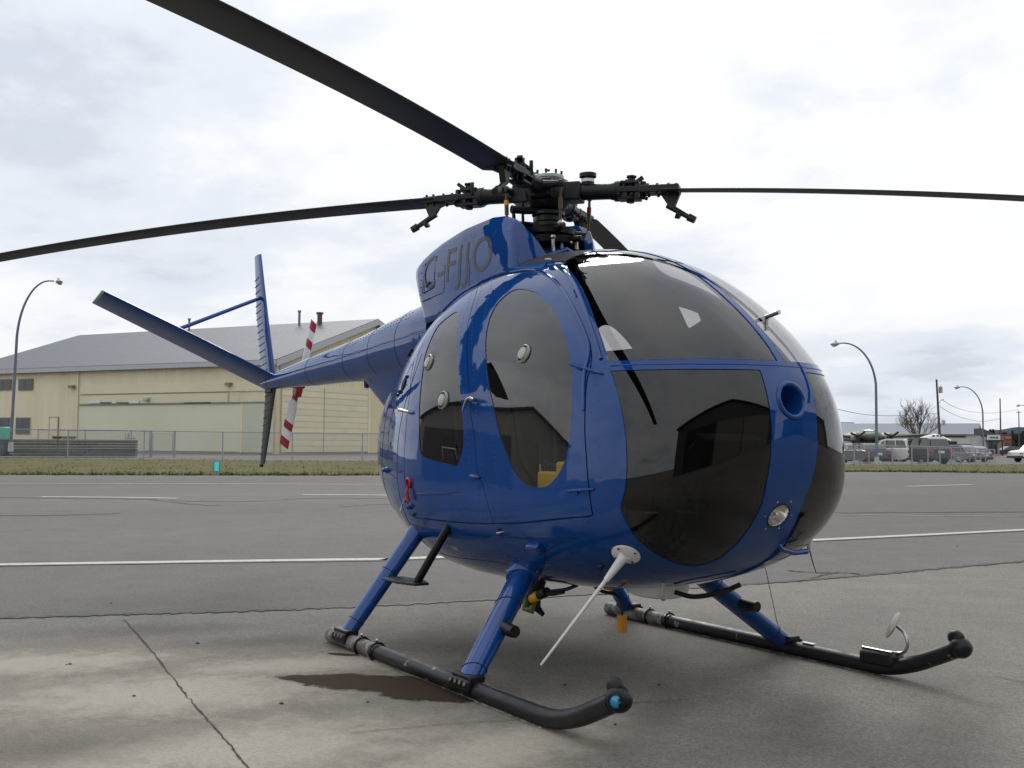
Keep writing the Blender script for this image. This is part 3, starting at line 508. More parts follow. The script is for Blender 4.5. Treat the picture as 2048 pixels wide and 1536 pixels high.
# ------------------------------------------------------------------ utility poles and wires
WOODP = mat('pole_wood', (.085, .070, .062), .85, 0, 0, .2, 2)
def utility_pole(px, dep, H, label, arms=(), transformer=False, lean=0.0, leanr=0):
    q = np.array(fpt(px, dep)); r_ = empty('utility_pole', tuple(q)); tag(r_, label, 'pole', 'wooden utility poles'); MB().cyl(ez*-.1, ez*H+rh*lean, .19, .12, 10).build('pole', WOODP, r_)
    for zz, w in arms: MB().box(ez*zz, (w, .12, .12), (rh, fh, ez)).build('crossarm', WOODP, r_, 0); [MB().cyl(ez*zz+rh*s, ez*(zz+.22)+rh*s, .05, .04, 6).build('insulator', GALV, r_.children[-1 - k]) for k, s in enumerate((-w*.45, w*.45))]
    if transformer:
        c = ez*(H-1.35)+rh*(.42+lean*.8); MB().cyl(c-ez*.40, c+ez*.40, .24, .24, 14).build('transformer', GALV, r_); MB().cyl(c+ez*.40, c+ez*.62, .05, .04, 6).build('bushing', GALV, r_.children[-1]); MB().cyl(ez*(H*.72), ez*(H*.72)+rh*.5+ez*.25, .05, .04, 6).build('bracket', GALV, r_); MB().cyl(ez*(H*.70), ez*(H*.70)-rh*.4+ez*.1, .05, .04, 6).build('bracket', GALV, r_)
    return q
H1 = 1.09+(888-757)/CAM[6]*140+.5
u1 = utility_pole(1881, 140, H1, 'nearest wooden utility pole with a transformer, beside the bare tree', transformer=True, lean=-.42)
u2 = utility_pole(2001, 230, 1.09+(889-796)/CAM[6]*230+.55, 'plain wooden utility pole behind the small shop with the sign'); u3 = utility_pole(2038, 300, 1.09+(889-820)/CAM[6]*300+.55, 'farthest utility pole with a crossarm near the right edge', arms=((1.09+(889-822)/CAM[6]*300+.3, 1.5),))
WIREB = mat('power_wire', (.05, .05, .055), .6)
def pixz(px, py, dep): return cpos[2]+(883+.006*(px-1024)-py)/CAM[6]*dep
def wire(ctrl, label, r=.035):
    P = cr_open([CP(px, d, pixz(px, py, d)) for px, py, d in ctrl], 8); o = MB().tube(P, r, 5).build('power_line', WIREB, None); tag(o, label, 'power line', 'overhead power lines')
wire([(1883, 797, 140), (1905, 811, 160), (1935, 821, 185), (1970, 825, 210), (2001, 824, 230), (2038, 818, 300)], 'upper power line sagging from the transformer pole to the right', .03)
wire([(1880, 812, 140), (1900, 824, 160), (1930, 836, 190), (1965, 842, 215), (2000, 837, 230)], 'lower power line sagging from the transformer pole to the right', .03); wire([(1640, 808, 90), (1700, 823, 100), (1752, 830, 110), (1810, 830, 125), (1876, 826, 140)], 'power line running left from the transformer pole behind the canopy', .025)
# ------------------------------------------------------------------ helicopter
heli = empty('helicopter'); 
tag(heli, 'blue light helicopter with egg-shaped cabin parked on its skids, black rotor blades', 'helicopter')
POLY= {"FW":[[-0.2645,0.3367],[-0.2558,0.3049],[-0.2548,0.2689],[-0.2552,0.2252],[-0.256,0.1894],[-0.2584,0.1542],[-0.263,0.1206],[-0.2678,0.0903],[-0.2732,0.0654],[-0.2782,0.0458],[-0.285,0.0298],[-0.295,0.0182],[-0.3076,0.0103],[-0.3207,0.0081],[-0.3361,0.009],[-0.3499,0.0148],[-0.3621,0.0254],[-0.372,0.0417],[-0.3805,0.0613],[-0.3865,0.0809],[-0.3898,0.1097],[-0.3926,0.1349],[-0.3916,0.169],[-0.3862,0.2062],[-0.3752,0.2434],[-0.3596,0.2765],[-0.3388,0.3066],[-0.3156,0.3292],[-0.2919,0.3419],[-0.2754,0.3456]],"RW":[[-0.3647,0.3849],[-0.3924,0.3285],[-0.4083,0.2968],[-0.4229,0.257],[-0.4349,0.2126],[-0.4415,0.1724],[-0.4459,0.1363],[-0.4476,0.1029],[-0.4495,0.0722],[-0.4532,0.0492],[-0.465,0.0267],[-0.4808,0.0298],[-0.5038,0.0331],[-0.5289,0.0399],[-0.5342,0.0557],[-0.5344,0.0863],[-0.5296,0.1409],[-0.5187,0.1911],[-0.5051,0.2354],[-0.482,0.2965],[-0.451,0.3455],[-0.4146,0.3863],[-0.3879,0.3937]],"WU":[[-0.2131,0.12],[-0.2095,0.1412],[-0.2097,0.1638],[-0.2078,0.2018],[-0.2,0.2512],[-0.1857,0.3068],[-0.1721,0.3519],[-0.1409,0.3724],[-0.086,0.3789],[-0.0581,0.367],[-0.0235,0.3736],[0.0,0.3754],[0.05,0.3754],[0.05,0.02],[-0.04,0.0]],"WL":[[-0.2024,0.1691],[-0.1906,0.1946],[-0.1485,0.1943],[-0.0917,0.1777],[-0.0343,0.1722],[-0.032,0.1401],[-0.0311,0.1118],[-0.0313,0.0846],[-0.0317,0.0629],[-0.032,0.0337],[-0.0322,0.0012],[-0.0332,0.0018],[-0.0316,-0.0327],[-0.0301,-0.0645],[-0.028,-0.0915],[-0.0305,-0.1167],[-0.0345,-0.1395],[-0.0413,-0.163],[-0.0525,-0.1813],[-0.0703,-0.189],[-0.0959,-0.1822],[-0.1249,-0.165],[-0.1546,-0.1381],[-0.1779,-0.1087],[-0.1957,-0.0734],[-0.2069,-0.0402],[-0.2078,-0.0238],[-0.2034,0.001],[-0.2013,0.0157],[-0.2011,0.0332],[-0.2013,0.0492],[-0.2032,0.0773],[-0.2054,0.1021],[-0.2074,0.1184],[-0.2092,0.1316],[-0.2067,0.147]],"DR":[[-0.5486,-0.1778],[-0.5766,-0.0077],[-0.5731,0.0793],[-0.5535,0.1808],[-0.5155,0.2829],[-0.465,0.3708],[-0.4102,0.4266],[-0.3397,0.4753],[-0.2782,0.4878],[-0.2606,0.4569],[-0.2351,0.438],[-0.2222,0.4069],[-0.2106,0.3814],[-0.2084,0.3562],[-0.2127,0.3241],[-0.2181,0.2871],[-0.2239,0.2479],[-0.2269,0.2093],[-0.2272,0.1771],[-0.2277,0.1546],[-0.2342,0.1354],[-0.2412,0.1222],[-0.2474,0.1016],[-0.2521,0.0733],[-0.2534,0.0559],[-0.2528,0.0305],[-0.2516,0.0131],[-0.2492,0.0003],[-0.2461,-0.0295],[-0.2448,-0.0433],[-0.2726,-0.0478],[-0.307,-0.0585],[-0.3439,-0.078],[-0.3829,-0.1024],[-0.4224,-0.131],[-0.462,-0.1547],[-0.4981,-0.1758],[-0.5287,-0.2002]],"MD":[[-0.1738,0.5183],[-0.2731,0.4506],[-0.3395,0.3713],[-0.3777,0.3178],[-0.4067,0.2522],[-0.4217,0.195],[-0.4293,0.1449],[-0.4328,0.1003],[-0.4313,0.0939],[-0.4296,0.0639],[-0.4288,0.0364],[-0.427,0.0195],[-0.416,0.0054],[-0.4057,-0.0452],[-0.3914,-0.1042],[-0.3431,-0.2015],[-0.2672,-0.2895],[-0.1269,-0.0784],[-0.1253,0.081],[-0.0421,0.376],[-0.0513,0.4517]]}
FP= [-1.6802, 1.7869, 1.1652, 1.0074, 0.8831, 0.8704, 1.1384, 0.5752, 0.7642, 0.9474, 1.1394, 1.2304, 1.3186, 1.3027, 1.3876, 0.6788, 0.6474, 0.6196, 0.5602, 0.4974, 0.5164, 0.6231, 0.6282, 0.6279, 0.6376, 0.6264, 0.6952, 0.7139, 0.8745, 1.1096, 1.3193]

FP = np.array(FP); KN = 8
def spl(kn, u):
    n = len(kn); t = np.clip(u, 0, 1)*(n-1); i = np.clip(np.floor(t).astype(int), 0, n-2); s = t-i
    g = lambda j: kn[np.clip(j, 0, n-1)]
    p0 = np.where(i == 0, 2*kn[0]-kn[1], g(i-1)); p3 = np.where(i == n-2, 2*kn[-1]-kn[-2], g(i+2)); p1 = g(i); p2 = g(i+1)
    return .5*(2*p1+(p2-p0)*s+(2*p0-5*p1+4*p2-p3)*s*s+(3*p1-p0-3*p2+p3)*s**3)
def S(u, v, e=2.25):
    u = np.asarray(u, float); v = np.asarray(v, float)
    xa, xn = FP[0], FP[1]; x = .5*(xa+xn)-.5*(xn-xa)*np.cos(np.pi*u); s = np.sin(np.pi*u); zc = spl(FP[2:7], u)
    top = spl(FP[7:7+KN], u)*s; bot = spl(FP[7+KN:7+2*KN], u)*s; w = spl(FP[7+2*KN:7+3*KN], u)*s
    c, sn = np.cos(v), np.sin(v); cc = np.sign(c)*np.abs(c)**(2/e); ss = np.sign(sn)*np.abs(sn)**(2/e)
    return np.stack([x+0*v, w*cc, zc+np.where(ss > 0, top, bot)*ss], -1)
def SN(u, v):
    h = 2e-3; u = np.clip(u, .004, .996)
    # keep clear of the superellipse's flat spots, where one difference vanishes
    du = S(u+h, v)-S(u-h, v); dv = S(u, np.asarray(v)+.02)-S(u, np.asarray(v)-.02); n = np.cross(du, dv)
    n = -n if False else n; n /= (np.linalg.norm(n, axis=-1, keepdims=True)+1e-12)
    return n
_chk = SN(np.array([.6]), np.array([math.pi]))[0]
NSGN = -1.0 if _chk[1] > 0 else 1.0
def ab2uv(ab):
    ab = np.asarray(ab, float); r = np.hypot(ab[..., 0], ab[..., 1]); v = np.arctan2(ab[..., 1], ab[..., 0])
    return 1-r, np.where(v < -math.pi/2, v+2*math.pi, v)
def surf_at(u, v, off=0.0):
    p = S(np.array([u]), np.array([v]))[0]; n = NSGN*SN(np.array([u]), np.array([v]))[0]; return p+n*off, n
NU, NV = 250, 288
ug = np.linspace(0.0005, 0.9995, NU+1); vg = np.linspace(-math.pi/2, 1.5*math.pi, NV+1)
UU, VV = np.meshgrid(ug, vg, indexing='ij'); UU = UU.ravel(); VV = VV.ravel()
PP = S(UU, VV); AB = np.stack([(1-UU)*np.cos(VV), (1-UU)*np.sin(VV)], -1)
def inside(poly, q):
    x, y = q[:, 0], q[:, 1]; r = np.zeros(len(q), bool); n = len(poly)
    for i in range(n):
        x0, y0 = poly[i]; x1, y1 = poly[(i+1) % n]
        c = (y0 > y) != (y1 > y)
        with np.errstate(divide='ignore', invalid='ignore'): r ^= c & (x < (x1-x0)*(y-y0)/(y1-y0+1e-15)+x0)
    return r
def sdf(poly_ab, mirror, closed_spline=True):
    ctl = np.array(poly_ab, float)
    pl = cr_closed(ctl, 5) if closed_spline else np.array([ctl[i]+(ctl[(i+1) % len(ctl)]-ctl[i])*t for i in range(len(ctl)) for t in np.linspace(0, 1, 6, endpoint=False)])
    q = AB.copy(); P = PP.copy()
    if mirror: q[:, 0] *= -1; P[:, 1] *= -1
    u, v = ab2uv(pl); L = S(u, v)
    sgn = np.where(inside(pl, q), 1.0, -1.0); d = np.full(len(P), 0.12)
    lo, hi = L.min(0)-.1, L.max(0)+.1
    idx = np.where(((P > lo) & (P < hi)).all(1))[0]; A = L; B = np.roll(L, -1, 0); E = B-A; EE = (E*E).sum(1)+1e-12
    for k in range(0, len(idx), 2000):
        ii = idx[k:k+2000]; D = P[ii][:, None, :]-A[None]
        t = np.clip((D*E[None]).sum(2)/EE[None], 0, 1); d[ii] = np.minimum(.12, np.sqrt(((D-E[None]*t[..., None])**2).sum(2).min(1)))
    return sgn*d
FN = []; FV = []
def field(name, val): FN.append(name); FV.append(np.asarray(val, float))
for sd_, mir in (('R', False), ('L', True)):
    field('WU'+sd_, sdf(POLY['WU'], mir, True)); field('WL'+sd_, sdf(POLY['WL'], mir, True)); field('DR'+sd_, sdf(POLY['DR'], mir, True))
    field('MD'+sd_, sdf(POLY['MD'], mir, False)); field('FW'+sd_, sdf(POLY['FW'], mir, True)); field('RW'+sd_, sdf(POLY['RW'], mir, True))
    s_ = 1 if mir else -1
    field('CY'+sd_, s_*PP[:, 1]-.019)                  # beyond the centre strip
field('CTF', np.maximum(np.maximum(1.695+.25*(PP[:, 0]-.55)-PP[:, 2], (PP[:, 0]-.66)*.8), (.535-PP[:, 0])*.8)); field('CTR', 1.625-PP[:, 2])
field('ZU', PP[:, 2]-1.425); field('ZL', 1.383-PP[:, 2])
ventP, ventN = surf_at(0.9598, 1.62); lampP, lampN = surf_at(0.8907, 4.712)
def circ(c, n, r):
    D = PP-c; h = D@n; return r-np.sqrt(np.maximum((D*D).sum(1)-h*h, 0))-np.where(np.abs(h) > .2, 9, 0)
field('VENT', circ(ventP, ventN, .060)); field('LAMP', circ(lampP, lampN, .052))
field('ROOF', np.minimum(np.minimum(.30-np.abs(PP[:, 1]), PP[:, 0]-.16), np.minimum(.62-PP[:, 0], PP[:, 2]-1.8)))
FI = {n: i for i, n in enumerate(FN)}
Fm = [list(r) for r in np.stack(FV, 1)]; VU = list(UU); VVl = list(VV); cache = {}
def newv(i, j, k, off):
    a, b = (i, j) if i < j else (j, i); key = (a, b, k, off)
    if key in cache: return cache[key]
    t = (off-Fm[a][k])/(Fm[b][k]-Fm[a][k]); m_ = len(VU)
    VU.append(VU[a]+(VU[b]-VU[a])*t); VVl.append(VVl[a]+(VVl[b]-VVl[a])*t)
    Fm.append([p+(q-p)*t for p, q in zip(Fm[a], Fm[b])]); Fm[-1][k] = off
    cache[key] = m_; return m_
def split(polys, name, off=0.0):
    k = FI[name]; ins = []; outs = []
    for pg in polys:
        sg = [Fm[i][k] > off for i in pg]
        if all(sg): ins.append(pg); continue
        if not any(sg): outs.append(pg); continue
        A = []; B = []; n = len(pg)
        for a in range(n):
            i, j = pg[a], pg[(a+1) % n]; (A if sg[a] else B).append(i)
            if sg[a] != sg[(a+1) % n]:
                m_ = newv(i, j, k, off); A.append(m_); B.append(m_)
        if len(set(A)) > 2: ins.append(tuple(A))
        if len(set(B)) > 2: outs.append(tuple(B))
    return ins, outs
W1 = NV+1
body = [(i*W1+j, i*W1+j+1, (i+1)*W1+j+1, (i+1)*W1+j) for i in range(NU) for j in range(NV)]
reg = {}
for sd_ in 'RL':
    w, rest = split(body, 'WU'+sd_); w, r2 = split(w, 'ZU'); rest += r2; w, r2 = split(w, 'CY'+sd_); rest += r2
    reg['WU'+sd_] = w
    w, rest = split(rest, 'WL'+sd_); w, r2 = split(w, 'ZL'); reg['WL'+sd_] = w; rest += r2
    din, rest = split(rest, 'DR'+sd_, .003); gap, body = split(rest, 'DR'+sd_, -.003)
    fw, rr = split(din, 'MD'+sd_, .002); g2, rr = split(rr, 'MD'+sd_, -.002); reg['GAP'+sd_] = gap+g2
    reg['FW'+sd_], reg['FD'+sd_] = split(fw, 'FW'+sd_); reg['RW'+sd_], reg['RD'+sd_] = split(rr, 'RW'+sd_)
ctf, _c = split(reg['FWL'], 'CTF'); ctr, _c = split(reg['RWL'], 'CTR')
_, body = split(body, 'VENT'); _, body = split(body, 'LAMP'); reg['ROOF'], body = split(body, 'ROOF'); reg['BODY'] = body
VU = np.array(VU); VVl = np.array(VVl); SP = S(VU, VVl); SNN = NSGN*SN(VU, VVl)
def region(name, polys, m_, parent, off=0.0, flip=False):
    used = sorted({i for p in polys for i in p}); mp = {i: k for k, i in enumerate(used)}
    me = bpy.data.meshes.new(name); pts = SP[used]+SNN[used]*off
    fs = [tuple(mp[i] for i in p) for p in polys]
    a, b, c = (SP[polys[len(polys)//2][k]] for k in range(3)); nn = np.cross(b-a, c-b)@SNN[polys[len(polys)//2][0]]
    if (nn < 0) != flip: fs = [f[::-1] for f in fs]
    me.from_pydata(pts.tolist(), [], fs); me.update(); me.materials.append(m_)
    me.polygons.foreach_set('use_smooth', [True]*len(me.polygons))
    me.normals_split_custom_set_from_vertices((SNN[used]*(-1 if flip else 1)).tolist())
    o = bpy.data.objects.new(name, me); COL.objects.link(o); o.parent = parent; return o
def rim(name, polys, m_, parent, depth=.014, o0=.0006):
    cnt = {}
    for p in polys:
        for a in range(len(p)):
            e = (p[a], p[(a+1) % len(p)]); k = (min(e), max(e)); cnt[k] = cnt.get(k, 0)+1
    vals = (vg[0], vg[-1]); E_ = []
    for (a, b), c in cnt.items():
        if c != 1 or a == b: continue
        if min(abs(VVl[a]-vals[0]), abs(VVl[a]-vals[1])) < 1e-6 and min(abs(VVl[b]-vals[0]), abs(VVl[b]-vals[1])) < 1e-6: continue
        if VU[a] < .002 or VU[a] > .998: continue
        E_.append((a, b))
    par = {}
    def fnd(x):
        while par.setdefault(x, x) != x: par[x] = par[par[x]]; x = par[x]
        return x
    for a, b in E_: par[fnd(a)] = fnd(b)
    grp = {}
    for a, b in E_: grp.setdefault(fnd(a), []).append((a, b))
    for es in grp.values():
        mb = MB(); ix = {}
        for e in es:
            for i in e:
                if i not in ix: ix[i] = len(mb.v); mb.v.append(tuple(SP[i]+SNN[i]*o0)); mb.v.append(tuple(SP[i]-SNN[i]*depth))
        for a, b in es: mb.f.append((ix[a], ix[b], ix[b]+1, ix[a]+1)); mb.m.append(0)
        mb.build(name, m_, parent, smooth=60)
fus = region('fuselage', reg['BODY'], BLUE, heli)
rim('opening_edge', reg['BODY'], BLUE, fus)
region('roof_panel', reg['ROOF'], mat('roof_grip_black', (0.02, 0.02, 0.022), 0.7, 0, 0, .2, 40, .2, 300), fus, -.001)
cabin = [p for k in ('BODY', 'FDR', 'RDR', 'FDL', 'RDL', 'GAPR', 'GAPL', 'ROOF') for p in reg[k] if SP[p[0]][0] > -.46]
region('cabin_lining', cabin, LINER, fus, -.018, True)
bk = MB(); rr_ = S(np.full(40, .405), np.linspace(0, 2*math.pi, 40, endpoint=False)); cen = rr_.mean(0); bk.add(list(cen+(rr_-cen)*.985), [tuple(range(40))]); bk.build('rear_bulkhead', LINER, fus, 0)
for sd_ in 'RL':
    region('door_gap', reg['GAP'+sd_], GAP, fus, -.006)
    w = region('windshield', reg['WU'+sd_], CLEAR, heli, -.003); w['label'] = 'upper windshield pane on the '+('near' if sd_ == 'R' else 'far')+' side of the centre strip'
    rim('seal', reg['WU'+sd_], RUBBER, w, .010, -.004)
    w = region('chin_window', reg['WL'+sd_], CHIN, heli, -.003); rim('seal', reg['WL'+sd_], RUBBER, w, .010, -.004)
    for kind, wk in (('FD', 'FW'), ('RD', 'RW')):
        d_ = region('door', reg[kind+sd_], BLUE, heli); d_['label'] = ('front' if kind == 'FD' else 'rear')+' cabin door with '+('large oval window' if kind == 'FD' else 'narrow tapered window')
        rim('door_edge', reg[kind+sd_], RUBBER, d_, .012, 0)
        region('window', reg[wk+sd_], CLEARD, d_, -.003)
        if sd_ == 'R': (globals().__setitem__('doorF' if kind == 'FD' else 'doorR', d_))
BLOCKER = mat('dark_blocker', (.014, .013, .014), .9, 0, 0, .3, 12)
for pg in (ctf, ctr):
    region('light_blocker', pg, BLOCKER, heli, -.007, True)  # added dark panels that block the light through the far door windows
# a thin drip rail along the top and front of the door opening, seams, rivets
def surf_path(abpts, off, mirror=False, n=8):
    q = cr_open(abpts, n); u, v = ab2uv(q); P = S(u, v)+NSGN*SN(u, v)*off
    if mirror: P[:, 1] *= -1
    return P
DRP = POLY['DR']
rail_ab = [[a*1.0, b*1.012] for a, b in DRP[8:25]]
for mir in (False, True):
    MB().tube(surf_path([[a, b+.012*(1 if b > .05 else 0)] for a, b in DRP[7:24]], .003, mir), .0075, 8).build('drip_rail', BLUE, fus)
for mir in (False, True):
    MB().tube(surf_path([[a*1.035, b*1.02] for a, b in POLY['WU'][1:7]], .002, mir), .009, 8).build('windshield_frame_rib', BLUE, fus)
def seam(abpts, mir=False, r=.0018, name='panel_seam', m_=GAP, off=0.0): return MB().tube(surf_path(abpts, off, mir), r, 6).build(name, m_, fus)
def uvp(l): return [[(1-u)*math.cos(v), (1-u)*math.sin(v)] for u, v in l]
for mir in (False, True):
    for path in ([(.30, 2.2), (.295, 2.6), (.29, 3.0), (.285, 3.4), (.28, 3.9), (.27, 4.3)], [(.42, 2.55), (.40, 2.9), (.395, 3.2), (.40, 3.6), (.405, 4.0), (.41, 4.5)],
                 [(.285, 3.2), (.34, 3.2), (.395, 3.2)], [(.30, 2.75), (.34, 2.72), (.40, 2.72)], [(.405, 3.62), (.47, 3.60), (.56, 3.56), (.66, 3.52), (.73, 3.52)],
                 [(.43, 3.98), (.52, 3.93), (.60, 3.95)], [(.62, 3.98), (.66, 3.70), (.70, 3.55)], [(.44, 3.28), (.49, 3.24), (.54, 3.18)]):
        seam(uvp(path), mir)
rv = MB()
def rivets(abpts, step=.030, r=.0036, mirs=(False,)):
    for mir in mirs:
        P = surf_path(abpts, .0005, False, 30); u, v = ab2uv(cr_open(abpts, 30)); N = NSGN*SN(u, v); L = np.concatenate([[0], np.cumsum(np.linalg.norm(np.diff(P, axis=0), axis=1))])
        for s_ in np.arange(0, L[-1], step):
            p = np.array([np.interp(s_, L, P[:, k]) for k in range(3)]); n_ = np.array([np.interp(s_, L, N[:, k]) for k in range(3)]); n_ /= np.linalg.norm(n_)
            x, y, d = frame(n_); k6 = [p+(x*math.cos(t)+y*math.sin(t))*r for t in np.linspace(0, 2*math.pi, 6, endpoint=False)]
            rv.add(k6+[p+n_*.0016], [(i, (i+1) % 6, 6) for i in range(6)])
mdc = POLY['MD'][1:15]
sh = lambda pts, da, db=0: [[a+da, b+db] for a, b in pts]
rivets(sh(mdc, .010), .028); rivets(sh(mdc, .034), .028); rivets(sh(mdc, -.012), .03)
rivets(sh(DRP[9:20], 0, .028), .035); rivets([[a*.93, b*.93] for a, b in DRP[20:27]], .04)
rivets([[a*1.045, b*1.03] for a, b in POLY['WU'][2:6]], .035)
for path in ([(.31, 2.3), (.305, 2.8), (.30, 3.3), (.292, 3.9)], [(.375, 2.7), (.372, 3.0), (.37, 3.3), (.38, 3.8)], [(.35, 2.35), (.35, 2.65)], [(.43, 3.70), (.55, 3.64), (.70, 3.60)], [(.52, 3.25), (.545, 3.5)], [(.72, 3.2), (.76, 3.25)], [(.60, 4.05), (.68, 3.78), (.73, 3.62)]):
    rivets(uvp(path), .032)
o = rv.build('rivets', RIVET, fus, 30); o['kind'] = 'stuff'
# horizontal band rivets under the upper panes
# nose: fresh-air inlet and landing light
mb = MB(); mb.lathe([(.060, -.002), (.064, .004), (.070, .006), (.077, .003), (.080, -.002)], ventP, ventN, 36); ring = mb.build('vent_ring', BLUE, fus, 60)
MB().lathe([(.060, -.001), (.057, -.03), (.050, -.07), (.036, -.095), (.018, -.105), (.001, -.108)], ventP, ventN, 32).build('vent_bowl', BLUE, ring, 60)
MB().cyl(ventP-ventN*.10, ventP-ventN*.06, .012, .012, 12).build('vent_pin', BLACKMETAL, ring)
mb = MB(); mb.lathe([(.052, -.001), (.049, -.02), (.040, -.045), (.022, -.062), (.001, -.068)], lampP, lampN, 32); lamp = mb.build('landing_light', mat('lamp_reflector', (.92, .92, .90), .16, .92, 0, .03), heli, 60)
MB().ball(lampP-lampN*.04, .012, 10).build('bulb', CHROME, lamp); MB().lathe([(.0525, .0005), (.056, .002), (.060, -.001)], lampP, lampN, 32).build('bezel', BLACKMETAL, lamp, 60)
x_, y_, _ = frame(lampN)
mb = MB(); mb.ring_loft([[lampP-lampN*.006+(x_*math.cos(t)+y_*math.sin(t))*.0518 for t in np.linspace(0, 2*math.pi, 32, endpoint=False)]]*1, False)
mb.f = [tuple(range(32))]; mb.m = [0]; mb.build('lens', LENS, lamp, 0)
mb = MB()
for t in np.linspace(0, 2*math.pi, 6, endpoint=False): mb.ball(lampP+(x_*math.cos(t)+y_*math.sin(t))*.075-lampN*.004, .0045, 8)
mb.build('screw_heads', STEEL, lamp)['kind'] = 'stuff'
# horizontal windshield bar trim (raised) and centre strip screws
mb = MB()
uu_ = []
for t in np.linspace(-.57, .57, 60):
    # point on the nose surface at z=1.405 with y=t
    vv = np.linspace(-.2, math.pi+.2, 400); 
    uu_.append(t)
def nose_curve(zlev, ys, off):
    out = []
    for yv in ys:
        lo, hi = .55, .9995
        for _ in range(40):
            mid = (lo+hi)/2; vv = np.linspace(.02, math.pi-.02, 600); P = S(np.full(600, mid), vv); 
            k = np.argmin(np.abs(P[:, 2]-zlev)+np.where(np.sign(P[:, 1]) != np.sign(yv if yv else 1), 5, 0))
            if P[k, 2] < zlev-.01 or abs(P[k, 1]) < abs(yv): hi = mid
            else: lo = mid
        n_ = NSGN*SN(np.array([mid]), np.array([vv[k]]))[0]; out.append(P[k]+n_*off)
    return np.array(out)
for zl in (1.404,):
    ys = np.concatenate([np.linspace(-.56, -.03, 14), np.linspace(.03, .56, 14)]); MB().tube(nose_curve(zl, ys, .000), .0035, 6).build('windshield_bar_lip', BLUE, fus)
# ------------------------------------------------------------------ door furniture (near side, mirrored pairs where seen)
def onsurf(u, v, off=0.0): return surf_at(u, v, off)
def vent(parent, u, v, r, name='window_vent'):
    p, n_ = onsurf(u, v, 0)
    a = MB().lathe([(r*1.18, -.002), (r*1.16, .006), (r*1.02, .009), (r, .004)], p, n_, 28).build(name, mat('clear_vent_plastic', (0.33, 0.33, 0.30), 0.25, 0, .3, .06), parent, 60)
    x, y, _ = frame(n_)
    MB().lathe([(r*.80, .004), (r*.74, .012), (r*.3, .015), (.001, .016)], p, n_, 28).build('vent_cap', mat('vent_cap_plastic', (0.40, 0.40, 0.36), 0.3, 0, .3, .06), a, 60)
vent(doorF, .625, 2.6124, .038); vent(doorR, .4504, 2.6331, .038); vent(doorR, .4998, 2.8326, .040)
def hinge(parent, u, v, L, tilt=0.0, r=.007):
    p, n_ = onsurf(u, v, .006); du = (S(np.array([u+.01]), np.array([v]))-S(np.array([u-.01]), np.array([v])))[0]; du /= np.linalg.norm(du)
    mb = MB(); mb.tube([p-du*L/2, p-du*L*.2, p, p+du*L*.25, p+du*L/2], [r*.6, r, r*1.05, r, r*.5], 8); mb.box(p-du*L*.2-n_*.004+np.array([0, 0, -.008]), (.03, .006, .014)); mb.box(p+du*L*.22-n_*.004+np.array([0, 0, -.006]), (.03, .006, .012))
    return mb.build('hinge', BLUE, parent)
hinge(doorF, .7241, 2.6264, .20); hinge(doorF, .7389, 3.1233, .15); hinge(doorR, .5417, 2.8316, .07, r=.009); hinge(doorR, .5701, 3.1066, .09, r=.009)
p, n_ = onsurf(.560, 2.830, .012); mb = MB(); mb.cyl(p-n_*.012, p+n_*.022, .011, .011, 12); q = p+n_*.024; mb.tube([q+[.035, 0, -.004], q+[0, 0, .004], q+[-.03, 0, -.003], q+[-.07, 0, -.055]], [.006, .009, .009, .005], 8); mb.build('handle', STEEL, doorF)
p, n_ = onsurf(.4323, 2.8823, .0); mb = MB(); mb.cyl(p-n_*.004, p+n_*.02, .012, .010, 10); mb.cyl(p+n_*.018, p+n_*.03+np.array([-.085, 0, .012]), .0065, .009, 8); mb.build('door_latch', STEEL, fus)
p, n_ = onsurf(.3804, 2.6989, 0); a = MB().lathe([(.034, .0), (.036, .006), (.028, .009), (.001, .011)], p, n_, 14).build('fuel_cap', RUBBER, fus, 40)
for (u, v, sx) in ((.372, 2.74, .015), (.387, 2.66, .012), (.36, 2.75, .01)): MB().ball(onsurf(u, v, .002)[0], sx, 8).build('fastener', BLACKMETAL, fus)
p, n_ = onsurf(.4398, 3.1838, 0); mb = MB(); mb.lathe([(.030, 0), (.030, .012), (.020, .016), (.019, .004)], p, n_, 18); a = mb.build('static_port_ring', REDP, fus, 50)
MB().lathe([(.019, .004), (.001, .003)], p, n_, 16).build('port_hole', GAP, a); MB().tube([p+n_*.014+[0, 0, -.02], p+n_*.02+[.004, 0, -.06], p+n_*.012+[.012, 0, -.10]], [.006, .011, .010], 8).build('red_plug_tail', REDP, a)
for (u, v, r) in ((.4337, 3.4017, .017), (.3362, 3.1884, .020), (.425, 3.36, .010), (.44, 3.47, .009), (.7203, 3.9172, .014), (.6037, 3.4579, .008)):
    p, n_ = onsurf(u, v, 0); mb = MB(); mb.cyl(p, p+n_*r*.8, r, r*.8, 12); mb.cyl(p+n_*r*.8, p+n_*r*1.5, r*.5, r*.5, 8); mb.build('drain_fitting', BLUE if r > .016 else DARKSTEEL, fus)
p, n_ = onsurf(.6552, 3.6165, .0); x = np.array([1.0, 0, 0])-n_*n_[0]; x /= np.linalg.norm(x); MB().box(p+n_*.012, (.085, .055, .05), (x, np.cross(n_, x), n_)).build('air_scoop', BLUE, fus, 35, .010)
p, n_ = onsurf(.492, 3.7961, .001); x = np.array([1.0, 0, 0])-n_*n_[0]; x /= np.linalg.norm(x); MB().box(p, (.06, .028, .002), (x, np.cross(n_, x), n_)).build('placard', mat('placard_grey', (.35, .36, .38), .5), fus, 0)
p, n_ = onsurf(.6037, 3.49, .003); MB().cyl(p-[.03, 0, .006], p+[.03, 0, .006], .005, .003, 8).build('tow_pin', STEEL, fus)
